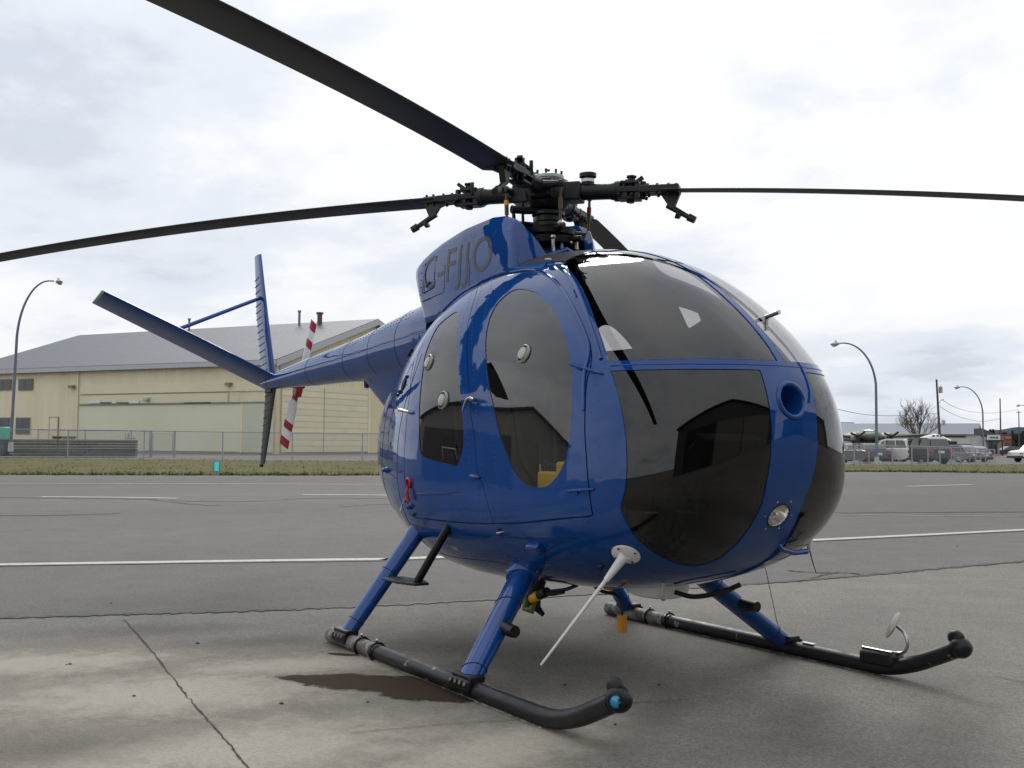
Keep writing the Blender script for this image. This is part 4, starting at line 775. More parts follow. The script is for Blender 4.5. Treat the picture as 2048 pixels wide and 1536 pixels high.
for (px_u, px_v) in ((.5755, 1.9679), (.604, 2.03)):
    p, n_ = onsurf(px_u, px_v, .012); mb = MB(); mb.tube([p-[.03, 0, -.004], p, p+[.035, -.004, -.006]], [.006, .008, .005], 8); mb.cyl(p-n_*.014, p, .005, .005, 8); mb.build('roof_clip', STEEL, fus)
p, n_ = onsurf(.333, 2.36, .006); MB().box(p, (.05, .05, .02), frame(n_)[:3]).build('boom_bracket', BLACKMETAL, fus, 35, .004)
p, n_ = onsurf(.835, 4.87, .006); MB().tube([p+[.02, -.02, .05], p+[.012, .03, .005], p+[.01, .10, -.012], p+[0, .19, -.012]], [.006, .010, .011, .012], 8).build('tie_strap', BLUE, fus)
# belly seam, small hanging static wire, outside-air thermometer
p = np.array([1.467, .15, 1.632]); mb = MB(); mb.cyl(p-[.0, 0, .055], p, .006, .006, 10); mb.cyl(p-[.05, 0, .006], p+[.085, 0, .020], .010, .010, 12); mb.build('air_thermometer', STEEL, heli)
# white whip antenna, near side, and the twin on the far side
p, n_ = onsurf(.7656, 3.8218, 0); tip = np.array([1.02, -.715, .152]); d = tip-p; d /= np.linalg.norm(d)
a = MB().lathe([(.060, 0), (.060, .005), (.055, .008), (.001, .008)], p, n_, 28).build('whip_antenna', WHITEP, heli, 40)
mb = MB(); mb.tube([p+n_*.002, p+d*.03, p+d*.14], [.028, .021, .012], 14); mb.build('antenna_cone', WHITEP, a, 50)
mb = MB(); mb.tube([p+d*.139, p+d*.4, tip], [.0085, .0072, .005], 10); mb.build('whip', WHITEP, a, 50)
x, y, _ = frame(n_); mb = MB()
for t in (0.4, 1.97, 3.54, 5.1): mb.ball(p+n_*.007+(x*math.cos(t)+y*math.sin(t))*.048, .006, 8)
mb.build('screw_heads', BLACKMETAL, a)['kind'] = 'stuff'
b0 = np.array([1.385, .50, .655]); MB().tube([b0, b0+[.004, .0, -.05]], [.018, .010], 10).build('far_antenna_cone', WHITEP, heli)
MB().tube([b0+[.004, 0, -.05], b0+[.02, .0, -.10], b0+[.04, 0, -.145]], [.003, .0025, .002], 8).build('far_whip', BLACKMETAL, heli)
# ------------------------------------------------------------------ cabin
fl = MB()
xs = np.linspace(-.44, 1.52, 14); prof = []
for x in xs:
    u = math.acos(((FP[0]+FP[1])/2-x)/((FP[1]-FP[0])/2))/math.pi; vv = np.linspace(math.pi, 1.5*math.pi, 400); P = S(np.full(400, u), vv); k = np.argmin(np.abs(P[:, 2]-(.56 if x < 1.2 else .62))); prof.append((x, max(.05, -P[k, 1]-.03), P[k, 2]))
fl.add([(x, -w, z) for x, w, z in prof]+[(x, w, z) for x, w, z in prof], [(i, i+1, 14+i+1, 14+i) for i in range(13)]); fl.build('cabin_floor', mat('floor_rubber', (.02, .02, .02), .8), heli, 0)
def seat(x, y, w, back=.66, lean=.22):
    b_ = MB(); b_.box((x+.10, y, .80), (.50, w, .13)); s0 = b_.build('seat', SEAT, heli, 40, .05, 3)
    ax = (np.array([math.cos(lean), 0, math.sin(lean)]), np.array([0, 1.0, 0]), np.array([-math.sin(lean), 0, math.cos(lean)]))
    MB().box((x-.20, y, 1.13), (.12, w*.97, back), ax).build('backrest', SEAT, s0, 40, .05, 3)
    MB().box((x+.10, y, .67), (.44, w*.9, .18)).build('seat_base', LINER, s0, 35, .02)
    for k in (-1, 1):
        MB().tube([(x-.13, y+k*w*.28, 1.44), (x-.02, y+k*w*.27, 1.30), (x+.03, y+k*w*.22, 1.0), (x+.08, y+k*w*.1, .89)], .018, 6).build('belt', PANELB, s0)
for y in (-.36, .36): seat(.42, y, .44)
seat(.42, 0, .24, .5)
seat(-.22, -.31, .50, .62); seat(-.22, .31, .50, .62)
pn = MB(); pn.box((1.36, 0, .98), (.10, .34, .30), (np.array([.92, 0, -.38]), np.array([0, 1.0, 0]), np.array([.38, 0, .92]))); pn_o = pn.build('instrument_panel', PANELB, heli, 35, .02)
MB().box((1.38, 0, .74), (.16, .22, .34)).build('pedestal', PANELB, pn_o, 35, .02)
for k in range(6):
    yy, zz_ = (-.10+.10*(k % 3)), (1.05 if k < 3 else .94); MB().cyl((1.30, yy, zz_), (1.292, yy, zz_+.003), .040, .040, 18).build('gauge', mat('gauge_face', (.05, .05, .05), .3), pn_o)
MB().tube([(1.00, .33, .58), (1.03, .33, .75), (1.10, .33, .90), (1.06, .33, 1.02)], .014, 8).build('cyclic_stick', BLACKMETAL, heli)
MB().tube([(.95, -.30, .58), (1.00, -.30, .76), (1.06, -.30, .92), (1.03, -.30, 1.03)], .014, 8).build('cyclic_stick', BLACKMETAL, heli)
for y in (-.44, -.24, .24, .44):
    mb = MB(); mb.box((1.33, y*.9, .74), (.02, .08, .13), (np.array([.9, 0, -.43]), np.array([0, 1.0, 0]), np.array([.43, 0, .9]))); mb.cyl((1.33, y*.9, .70), (1.28, y*.9, .58), .012, .012, 8); mb.build('pedal', STEEL if y < 0 else BLACKMETAL, heli, 35)
MB().tube([(.62, -.60, .64), (.86, -.60, .80)], .016, 8).build('collective_lever', BLACKMETAL, heli)
cs = empty('tool_case'); cs.parent = heli
yb = MB(); yb.box((.93, -.60, .88), (.16, .06, .16)); yb.box((1.04, -.60, .905), (.09, .06, .20)); yb.build('case_body', YELLOW, cs, 35, .012)
MB().tube([(.87, -.60, .96), (.90, -.60, .99), (.95, -.60, .99), (.98, -.60, .96)], .007, 6).build('case_handle', PANELB, cs)
MB().tube([(.84, -.60, .70), (.84, -.60, .99)], .008, 8).build('grab_post', STEEL, heli)
MB().tube([(-.02, -.62, 1.00), (-.02, -.63, 1.06), (.12, -.63, 1.05), (.12, -.62, 1.0)], .006, 8).build('grab_rail', STEEL, heli)
# ------------------------------------------------------------------ doghouse (mast fairing, open at the front)
top_x = np.array([-1.145, -1.05, -.95, -.79, -.50, -.19, -.06, .04, .09, .14, .18, .217])
top_z = np.array([2.158, 2.195, 2.222, 2.256, 2.296, 2.311, 2.296, 2.262, 2.222, 2.166, 2.10, 2.01])
def roof_z(x, y=0.0):
    u = math.acos(np.clip(((FP[0]+FP[1])/2-x)/((FP[1]-FP[0])/2), -1, 1))/math.pi; v = np.linspace(.2, math.pi-.2, 300); P = S(np.full(300, u), v); return P[np.argmin(np.abs(P[:, 1]-y)), 2]
def dog_y(x, z, W0=.275):
    zt = float(np.interp(x, top_x, top_z)); zb = 1.80; t = min(max((z-zb)/(max(zt, zb+.05)-zb), 0), 1); taper = 1.0-.12*max(0, (-x-.5)/.7)**1.5
    return W0*taper*(1-.06*t-.10*t**7)*(1-.45*max(0, (x-.02)/.2)**2)
dg = MB(); NX = 60
xs = np.concatenate([np.linspace(-1.145, -.1, 34), np.linspace(-.08, .217, 22)])
for sgn in (-1, 1):
    rings = []
    for x in xs:
        zt = float(np.interp(x, top_x, top_z)); ring = []
        xr = x
        for k in range(16):
            t = k/15; z = 1.80+(zt-1.80)*math.sin(t*math.pi/2); xx = x+.20*(1-math.sin(t*math.pi/2))*min(1, max(0, (-x-.75)/.395))
            ring.append((xx, sgn*dog_y(x, z), z))
        # roll over the top towards the middle; closed behind the mast only
        clo = min(1, max(0, (-.06-x)/.16)); y0 = dog_y(x, zt)
        for k in range(1, 5): ring.append((x, sgn*y0*(1-clo*k/4*1.0)-sgn*.012*(1-clo)*k, zt+.012*clo*math.sin(k/4*math.pi/2)-.03*(1-clo)*k*.4))
        rings.append(ring)
    dg.ring_loft(rings, False, False)
dgo = dg.build('mast_fairing', BLUE, heli, 50)
so_ = dgo.modifiers.new('thick', 'SOLIDIFY'); so_.thickness = .012; so_.offset = 0
# rear face
rf = MB(); pr = []
for k in range(16):
    t = k/15; z = 1.80+(2.158-1.80)*math.sin(t*math.pi/2); pr.append((-1.145+.20*(1-math.sin(t*math.pi/2)), dog_y(-1.145, z), z))
rf.add([(x-.001, -y, z) for x, y, z in pr]+[(x-.001, y, z) for x, y, z in pr], [(i, i+1, 16+i+1, 16+i) for i in range(15)]); rf.build('fairing_back', BLUE, dgo, 50)
def dogwall(x, z, off=.002): return np.array([x, -(dog_y(x, z)+off+.006), z])
def dogline(pts, r=.0022, m_=GAP, name='panel_seam'): return MB().tube([dogwall(x, z, 0) for x, z in pts], r, 6).build(name, m_, dgo)
dense = lambda pts: [tuple(q) for q in cr_open([(a, b) for a, b in pts], 6)]
dogline([(-.98, 2.165), (-.98, 2.05), (-.98, 1.985)]); dogline([(-.98, 2.165), (-.90, 2.18), (-.82, 2.19)]); dogline([(-.82, 2.19), (-.82, 2.08), (-.82, 2.0)]); dogline([(-.98, 1.985), (-.90, 1.992), (-.82, 2.0)])
dogline([(-.68, 2.26), (-.68, 2.1), (-.68, 1.95)]); dogline([(-.38, 2.29), (-.38, 2.1), (-.38, 1.96)]); dogline([(-.70, 1.955), (-.90, 1.94), (-1.0, 1.935)])
q = dogwall(-.90, 2.03, .004); MB().box(q, (.05, .006, .012), (np.array([.9, 0, .4]), np.array([0, 1.0, 0]), np.array([-.4, 0, .9]))).build('latch', BLACKMETAL, dgo)
rvd = MB()
for xs_ in (-1.02, -.70, -.66, -.40, -.36, .0, .1):
    zt = float(np.interp(xs_, top_x, top_z))
    for z in np.arange(1.98, zt-.03, .045): rvd.ball(dogwall(xs_, z, -.001), .0035, 6)
o = rvd.build('rivets', RIVET, dgo); o['kind'] = 'stuff'
# registration lettering
def lettering(txt, x0, z0, h, shear_z, widths, m_, parent):
    cu = bpy.data.curves.new('lettering', 'FONT'); cu.body = txt; cu.size = 1.0; cu.resolution_u = 6; cu.space_character = 1.08
    t = bpy.data.objects.new('tmp_text', cu); COL.objects.link(t); bpy.context.view_layer.update()
    me = bpy.data.meshes.new_from_object(t.evaluated_get(bpy.context.evaluated_depsgraph_get())); COL.objects.unlink(t); bpy.data.objects.remove(t)
    import bmesh
    bm = bmesh.new(); bm.from_mesh(me); bmesh.ops.triangulate(bm, faces=bm.faces); 
    for _ in range(2): bmesh.ops.subdivide_edges(bm, edges=[e for e in bm.edges if e.calc_length() > .12], cuts=1, use_grid_fill=True)
    mx_ = max(v.co.x for v in bm.verts); mh = max(v.co.y for v in bm.verts)
    for v in bm.verts:
        s_ = v.co.x/mx_*widths; tz = v.co.y/mh
        x = x0+s_; z = z0+shear_z*s_+tz*h; v.co = Vector(dogwall(x, z, .0015))
    bm.to_mesh(me); bm.free(); me.materials.clear(); me.materials.append(m_)
    o = bpy.data.objects.new('registration_letters', me); COL.objects.link(o); o.parent = parent; return o
lettering('C-FJJO', -1.0, 2.0, .195, .03, .86, LETTER, dgo)
# ------------------------------------------------------------------ tail
bx = np.array([-.95, -1.2, -1.5, -1.8, -2.225, -2.7, -3.3, -3.9, -4.42, -4.50])
bz = np.array([1.745, 1.735, 1.725, 1.713, 1.690, 1.668, 1.645, 1.617, 1.592, 1.590])
br = np.array([.27, .255, .228, .203, .167, .142, .118, .086, .060, .045])
th = np.linspace(0, 2*math.pi, 40, endpoint=False)
dens_x = np.linspace(-.95, -4.50, 60); 
tb = MB(); tb.ring_loft([[(x, math.cos(t)*np.interp(-x, -bx, br)*.92, np.interp(-x, -bx, bz)+math.sin(t)*np.interp(-x, -bx, br)) for t in th] for x in dens_x]); boom = tb.build('tail_boom', BLUE, heli, 50)
fr_ = MB(); rings = []
for x in np.linspace(-1.25, -2.40, 16):
    zt = np.interp(-x, -bx, bz); zb = np.interp(-x, [1.25, 1.68, 2.03, 2.37, 2.40], [.95, 1.11, 1.33, 1.525, 1.55]); w = np.interp(-x, -bx, br)*.80; ring = []
    for t in np.linspace(0, 2*math.pi, 28, endpoint=False):
        c, s = math.cos(t), math.sin(t); h = (zt-zb); ring.append((x, w*c*(1-.72*max(0, -s)**.8), zt+(.05*s if s > 0 else h*s)))
    rings.append(ring)
fr_.ring_loft(rings); fr_.build('boom_fairing', BLUE, boom, 50)
sm_ = MB()
for x in (-1.45, -1.95, -2.45, -3.25, -4.3):
    r = np.interp(-x, -bx, br); z = np.interp(-x, -bx, bz); sm_.tube([(x, math.cos(t)*(r+.0006)*.92, z+math.sin(t)*(r+.0006)) for t in np.linspace(0, 2*math.pi, 41)], .0013, 5)
sm_.build('boom_seam', GAP, boom)
rb = MB()
for x in np.arange(-1.3, -2.6, -.05):
    r = np.interp(-x, -bx, br); z = np.interp(-x, -bx, bz)
    for t in (2.35, 2.55): rb.ball((x, math.cos(t)*(r)*.92, z+math.sin(t)*r), .004, 6)
o = rb.build('rivets', RIVET, boom); o['kind'] = 'stuff'
MB().cyl((-2.33, 0, 1.53), (-2.33, 0, 1.47), .022, .018, 12).build('beacon_stub', mat('navy_cap', (.01, .02, .09), .3), boom)
MB().box((-4.34, 0, 1.53), (.16, .05, .05)).build('tail_skid_bracket', BLACKMETAL, boom, 35, .006)
def airfoil(n=14, t=.12):
    x = (1-np.cos(np.linspace(0, math.pi, n)))/2; y = 5*t*(.2969*np.sqrt(x)-.126*x-.3516*x**2+.2843*x**3-.1036*x**4)
    return np.concatenate([np.stack([x, y], 1), np.stack([x[::-1], -y[::-1]], 1)[1:-1]])
AF = airfoil()
def fin(name, secs, up, m_, parent, t=.12):     # secs: list of (LE point, TE point)
    mb = MB(); rings = []; af = airfoil(14, t); up = np.asarray(up, float)
    for le, te in secs:
        le = np.asarray(le, float); te = np.asarray(te, float); c = te-le; L = np.linalg.norm(c); n_ = up-c*(up@c)/L**2; n_ /= np.linalg.norm(n_); rings.append([le+c*a+n_*b*L for a, b in af])
    mb.ring_loft(rings); return mb.build(name, m_, parent, 40)
NAVYU = BLUE
st = fin('horizontal_stabilizer', [((-4.16, 0.0, 1.635), (-4.60, 0.0, 1.565)), ((-4.20, -.7, 1.955), (-4.62, -.7, 1.885)), ((-4.24, -1.43, 2.275), (-4.64, -1.43, 2.215))], (0, .41, .91), BLUE, heli, .10)
GREENCAP = mat('green_tip', (.20, .38, .28), .4)
fin('tip_cap', [((-4.238, -1.43, 2.2755), (-4.642, -1.43, 2.2145)), ((-4.25, -1.448, 2.283), (-4.63, -1.448, 2.224))], (0, .41, .91), GREENCAP, st, .102)
uf = fin('upper_fin', [((-4.20, 0.0, 1.60), (-4.56, 0, 1.62)), ((-4.44, 0, 2.20), (-4.74, 0, 2.22)), ((-4.645, 0, 2.775), (-4.82, 0, 2.775))], (0, 1, 0), BLUE, heli, .11)
lf = fin('ventral_fin', [((-4.20, 0.0, 1.56), (-4.46, 0, 1.54)), ((-4.34, 0, 1.15), (-4.52, 0, 1.14)), ((-4.45, 0, .885), (-4.57, 0, .875))], (0, 1, 0), mat('dark_olive_fin', (.012, .014, .012), .5, 0, 0, .2), heli, .11)
MB().ball((-4.53, 0, .868), (.03, .02, .018), 10).build('fin_shoe', BLACKMETAL, lf)
for fo, z0_, z1_, n_, sec in ((uf, 1.70, 2.55, 15, lambda z: (np.interp(z, [1.6, 2.2, 2.775], [-4.20, -4.44, -4.645]), np.interp(z, [1.62, 2.22, 2.775], [-4.56, -4.74, -4.82]))),
                              (lf, .97, 1.48, 9, lambda z: (np.interp(z, [.885, 1.15, 1.56], [-4.45, -4.34, -4.20]), np.interp(z, [.875, 1.14, 1.54], [-4.57, -4.52, -4.46])))):
    for z in np.linspace(z0_, z1_, n_):
        le, te = sec(z); c = te-le; y0 = -.06*abs(c); MB().tube([(le+c*.42, -abs(c)*.0585, z+.012), (le+c*.65, -abs(c)*.047, z+.004), (te-.002, -abs(c)*.006-.002, z-.006)], .0045, 5).build('stiffener', BLUE if fo is uf else mat('olive_rib', (.05, .055, .05), .5), fo)
MB().cyl((-4.36, -.80, 2.02), (-4.60, -.01, 2.37), .017, .017, 12).build('stabilizer_strut', BLUE, heli)
# tail rotor on the far side
tr = empty('tail_rotor'); tr.parent = heli
hubt = np.array([-4.44, .30, 1.585]); MB().cyl((-4.44, .03, 1.60), hubt+[0, .05, 0], .035, .03, 14).build('tail_rotor_shaft', DARKSTEEL, tr); MB().box(hubt, (.10, .06, .20), (np.array([.87, 0, -.5]), np.array([0, 1.0, 0]), np.array([.5, 0, .87]))).build('tail_rotor_hub', REDP, tr, 35, .01)
WR = mat('red_white_bands', (.8, .8, .78), .35, 0, .2, .03)
n = WR.node_tree.nodes; l = WR.node_tree.links; b_ = n['Principled BSDF']; tc_ = n.new('ShaderNodeTexCoord'); sx = n.new('ShaderNodeSeparateXYZ'); l.new(tc_.outputs['Object'], sx.inputs[0])
rp = n.new('ShaderNodeValToRGB'); rp.color_ramp.interpolation = 'CONSTANT'; e = rp.color_ramp.elements
W_ = (.80, .80, .78, 1); R_ = (.33, .012, .022, 1)
stops = [(0, R_), (.24, W_), (.60, R_), (.72, W_), (.86, R_)]
while len(e) < len(stops): e.new(.5)
for el, (p_, c_) in zip(e, stops): el.position = p_; el.color = c_
mm = n.new('ShaderNodeMath'); mm.operation = 'DIVIDE'; l.new(sx.outputs[2], mm.inputs[0]); mm.inputs[1].default_value = .64
l.new(mm.outputs[0], rp.inputs[0]); l.new(rp.outputs[0], b_.inputs['Base Color'])
bl = MB(); rings = []
for s_ in np.linspace(.06, .64, 8):
    ch = .075 if s_ < .16 else .125; rings.append([((a-.35)*ch, b*ch*.9, s_) for a, b in airfoil(12, .12)])
bl.ring_loft(rings); b1 = bl.build('tail_rotor_blade', WR, tr, 40); ax = math.atan2(.30, 1.0)
b1.location = hubt; b1.rotation_euler = (Matrix.Rotation(math.radians(30), 3, 'Y') @ Matrix.Rotation(math.radians(4), 3, 'Z')).to_euler()
b2 = b1.copy(); COL.objects.link(b2); b2.rotation_euler = (Matrix.Rotation(math.radians(210), 3, 'Y') @ Matrix.Rotation(math.radians(-20), 3, 'Z')).to_euler()
# ------------------------------------------------------------------ main rotor
rot = empty('main_rotor'); rot.parent = heli
ZR = 2.4438
MB().lathe([(.040, 1.95), (.040, 2.30), (.055, 2.31), (.055, 2.36)], (0, 0, 0), (0, 0, 1), 20).build('mast', DARKSTEEL, rot)
hub = MB(); hub.lathe([(.001, 2.345), (.085, 2.35), (.120, 2.385), (.130, 2.42), (.130, 2.47), (.110, 2.505), (.085, 2.52), (.001, 2.522)], (0, 0, 0), (0, 0, 1), 24)
for k in range(4):
    a = math.radians(41.4+90*k); er = np.array([math.cos(a), math.sin(a), 0]); hub.box(er*.11+[0, 0, 2.437], (.16, .13, .10), (er, np.array([-er[1], er[0], 0]), np.array([0, 0, 1.0])))
ho = hub.build('hub', BLACKMETAL, rot, 35, .008)
MB().lathe([(.085, 2.52), (.085, 2.535), (.070, 2.545), (.001, 2.55)], (0, 0, 0), (0, 0, 1), 28).build('hub_cap', mat('pale_green_cap', (.42, .52, .48), .4), rot)
mb = MB()
for t in np.linspace(0, 2*math.pi, 8, endpoint=False): mb.cyl((math.cos(t)*.072, math.sin(t)*.072, 2.54), (math.cos(t)*.072, math.sin(t)*.072, 2.562), .007, .007, 6)
mb.cyl((0, 0, 2.545), (0, 0, 2.575), .012, .008, 8); mb.build('cap_bolts', DARKSTEEL, rot)['kind'] = 'stuff'
BL = [(221.43, .0060, .0164), (41.44, -.0247, .0195), (307.31, .0022, .0134), (130.2, .0, .0155)]
def blade(k, deg, z1, kk):
    a = math.radians(deg); er = np.array([math.cos(a), math.sin(a), 0]); et = np.array([-er[1], er[0], 0]); ez = np.array([0, 0, 1.0])
    def pos(s): return er*s+ez*(ZR+z1*s-kk*s*s)
    ro = empty('blade_assembly'); ro.parent = rot
    def fr3(s):
        d = pos(s+.01)-pos(s-.01); d /= np.linalg.norm(d); n_ = np.cross(d, et); n_ /= np.linalg.norm(n_); n_ = n_ if n_[2] > 0 else -n_; return d, et, n_
    mb = MB(); rings = []; C = .171
    ss = np.concatenate([[.60, .63, .66], np.linspace(.70, 4.01, 34)])
    for s in ss:
        d, e, n_ = fr3(s); th_ = math.radians(9.0-8.0*(s/4.01)); c = C*(.55 if s < .61 else .80 if s < .64 else 1.0); thk = .0255/c if s < .64 else .125
        cd = e*math.cos(th_)+n_*math.sin(th_); nd = n_*math.cos(th_)-e*math.sin(th_); o_ = pos(s)+cd*c*.30
        rings.append([o_-cd*aa*c+nd*bb*c*(thk/.12 if s < .64 else 1) for aa, bb in AF])
    mb.ring_loft(rings)
    bmat = BLADE
    mb.build('rotor_blade', bmat, rot, 40)
    # root end fittings
    d, e, n_ = fr3(.4); A = (d, e, n_)
    g = MB(); g.tube([pos(.13), pos(.16), pos(.34), pos(.37)], [.047, .045, .043, .050], 18); g.tube([pos(.37), pos(.385), pos(.40)], [.055, .056, .053], 18); g.build('pitch_housing', BLACKMETAL, rot, 40)
    g = MB(); g.box(pos(.45), (.13, .105, .030), A); g.box(pos(.45)+n_*.042, (.10, .075, .018), A); g.box(pos(.45)-n_*.042, (.12, .085, .018), A); g.cyl(pos(.455)-n_*.065, pos(.455)+n_*.072, .021, .021, 14); g.cyl(pos(.455)+n_*.07, pos(.455)+n_*.082, .030, .030, 6); g.cyl(pos(.52)-n_*.045, pos(.52)+n_*.05, .016, .016, 12)
    g.cyl(pos(.42)+e*.05, pos(.42)+e*.05+n_*.075, .011, .011, 8); g.box(pos(.49)+e*.02+n_*.06, (.06, .03, .02), (d*.8+n_*.6, e, n_*.8-d*.6)); g.build('lead_lag_hinge', BLACKMETAL, rot, 35, .004)
    g = MB(); g.box(pos(.58), (.16, .085, .034), A); g.prism([pos(.50)+e*.055, pos(.50)-e*.055, pos(.72)-e*.085, pos(.72)+e*.03], n_*-.019, n_*.019); g.build('blade_root_fitting', BLACKMETAL, rot, 35, .004)
    g = MB()
    for s in (.55, .60, .66, .70):
        for w in (-.04, .02): g.cyl(pos(s)+e*w-n_*.030, pos(s)+e*w+n_*.030, .008, .008, 6)
    for s, w in ((.40, -.055), (.47, -.055), (.53, .05)): g.ball(pos(s)+e*w-n_*.03, .011, 8)
    g.build('root_bolts', DARKSTEEL, rot)['kind'] = 'stuff'
    # vibration absorber hanging below the root
    q = pos(.66)-n_*.015; g = MB(); g.prism([q-d*.05, q+d*.06, q+d*.03-ez*.075, q+d*.0-ez*.075], e*-.016, e*.016); w0 = q+d*.01-ez*.075; g.cyl(w0-d*.02+ez*.012, w0+d*.095-ez*.055, .017, .013, 12); g.cyl(w0+d*.09-ez*.052, w0+d*.125-ez*.070, .021, .019, 12); g.cyl(w0+d*.03-ez*.035, w0+d*.05-ez*.045, .026, .020, 10); g.build('vibration_absorber', mat('olive_metal', (.03, .035, .027), .45, .3), rot, 40)
    # pitch horn and link down to the swashplate
    h0 = pos(.20)+e*.0; h1 = h0-e*.0+et*.135+er*.0; a2 = math.atan2(h1[1], h1[0]); r2 = math.hypot(h1[0], h1[1])*.97; low = np.array([math.cos(a2)*r2, math.sin(a2)*r2, 2.235])
    g = MB(); g.tube([h0, h0+et*.07, h1], [.030, .022, .017], 10); g.ball(h1, .022, 10); g.build('pitch_horn', DARKSTEEL, rot)
    g = MB(); g.cyl(h1-[0, 0, .005], low, .0075, .0075, 8); g.cyl(h1*.35+low*.65, h1*.65+low*.35, .0115, .0115, 10); lk = g.build('pitch_link', mat('link_bronze', (.10, .075, .04), .4, .4), rot)
    if k in (0, 1): MB().cyl(h1*.60+low*.40, h1*.72+low*.28, .0125, .0125, 10).build('paint_band', ORANGE if k == 0 else REDP, lk)
    MB().ball(low, .016, 10).build('link_end', STEEL, lk)
    bpy.data.objects.remove(ro)
for k, (dg_, z1, kk) in enumerate(BL): blade(k, dg_, z1, kk)
# swashplate, scissors, gearbox top
g = MB(); g.lathe([(.05, 2.200), (.15, 2.205), (.155, 2.235), (.05, 2.24)], (0, 0, 0), (0, 0, 1), 28)
for k in range(4): a = math.radians(41.4+90*k+34); g.tube([(math.cos(a)*.13, math.sin(a)*.13, 2.222), (math.cos(a)*.238, math.sin(a)*.238, 2.226)], [.024, .015], 10)
g.build('swashplate', DARKSTEEL, rot, 40)
g = MB(); g.lathe([(.05, 2.150), (.165, 2.152), (.17, 2.188), (.05, 2.194)], (0, 0, 0), (0, 0, 1), 28)
for a in (.3, 2.4, 4.5): g.tube([(math.cos(a)*.14, math.sin(a)*.14, 2.17), (math.cos(a)*.23, math.sin(a)*.23, 2.17)], [.022, .014], 10)
g.build('lower_swashplate', BLACKMETAL, rot, 40)
g = MB(); a = math.radians(262); e1 = np.array([math.cos(a), math.sin(a), 0])
g.tube([e1*.05+[0, 0, 2.35], e1*.13+[0, 0, 2.335], e1*.22+[0, 0, 2.335]], [.026, .020, .022], 10); g.cyl(e1*.21+[0, 0, 2.34], e1*.20+[0, 0, 2.24], .010, .010, 8); g.cyl(e1*.155+[0, 0, 2.38], e1*.15+[0, 0, 2.24], .008, .008, 8); g.build('scissor_link', BLACKMETAL, rot, 40)
for k, r_, z0_, z1_ in ((0, .085, 2.255, 2.275), (1, .075, 2.285, 2.31), (2, .09, 2.318, 2.335)):
    MB().lathe([(.04, z0_), (r_, z0_), (r_, z1_), (.04, z1_)], (0, 0, 0), (0, 0, 1), 24).build('mast_collar', DARKSTEEL, rot)
g = MB(); g.lathe([(.20, 1.92), (.20, 2.00), (.17, 2.04), (.12, 2.08), (.09, 2.14), (.05, 2.15)], (0, 0, 0), (0, 0, 1), 24)
for k in range(8): a = k*math.pi/4; g.cyl((math.cos(a)*.185, math.sin(a)*.185, 2.0), (math.cos(a)*.185, math.sin(a)*.185, 2.05), .012, .012, 8)
gb = g.build('gearbox', BLACKMETAL, heli, 40)
for (x, y, dx) in ((.10, -.14, .02), (.14, .0, -.02), (.10, .14, .01), (.02, -.2, .03), (.17, -.08, 0), (-.05, .2, 0), (.19, .07, .0)):
    g = MB(); g.cyl((x+dx, y, 1.97), (x*.9, y*.9, 2.17), .010, .010, 8); g.cyl((x+dx*.6, y*.97, 2.03), (x+dx*.3, y*.95, 2.09), .015, .015, 8); g.ball((x*.9, y*.9, 2.17), .016, 8); g.build('control_rod', STEEL if abs(y) < .1 else DARKSTEEL, gb)
for i in range(16):
    a = rng.uniform(0, 6.28); r_ = rng.uniform(.10, .2); z_ = rng.uniform(2.0, 2.16); MB().ball((math.cos(a)*r_, math.sin(a)*r_, z_), rng.uniform(.008, .02), 6).build('fitting', [STEEL, DARKSTEEL, BLACKMETAL][i % 3], gb)
MB().cyl((.20, .02, 2.47), (.20, .02, 2.53), .03, .03, 16)
for k in (1,):
    a = math.radians(BL[k][0]); er = np.array([math.cos(a), math.sin(a), 0]); q = er*.22+np.array([0, 0, ZR+.028]); g = MB(); g.cyl(q, q+[0, 0, .045], .034, .034, 18); g.lathe([(.046, .045), (.046, .066), (.036, .07), (.001, .07)], q, (0, 0, 1), 18); c_ = g.build('damper_cup', BLACKMETAL, rot, 40); MB().lathe([(.0365, .018), (.0365, .034)], q, (0, 0, 1), 18).build('damper_band', WHITEP, c_)
MB().box((-.15, 0, 2.02), (.03, .40, .42)).build('firewall', PANELB, gb)
MB().lathe([(.16, 1.93), (.165, 2.06), (.14, 2.10), (.10, 2.135), (.06, 2.14)], (.01, 0, 0), (0, 0, 1), 24).build('transmission_cover', PANELB, gb)
for s_, x0_, x1_ in ((-1, -.14, .12),): MB().quad((x0_, s_*.215, 1.9), (x1_, s_*.205, 1.9), (x1_-.05, s_*.20, 2.20), (x0_, s_*.215, 2.26)).build('inner_panel', PANELB, gb, 0)
MB().tube([(.16, -.12, 2.06), (.20, -.02, 2.10), (.17, .12, 2.06)], .018, 10).build('blue_duct', BLUE, gb)
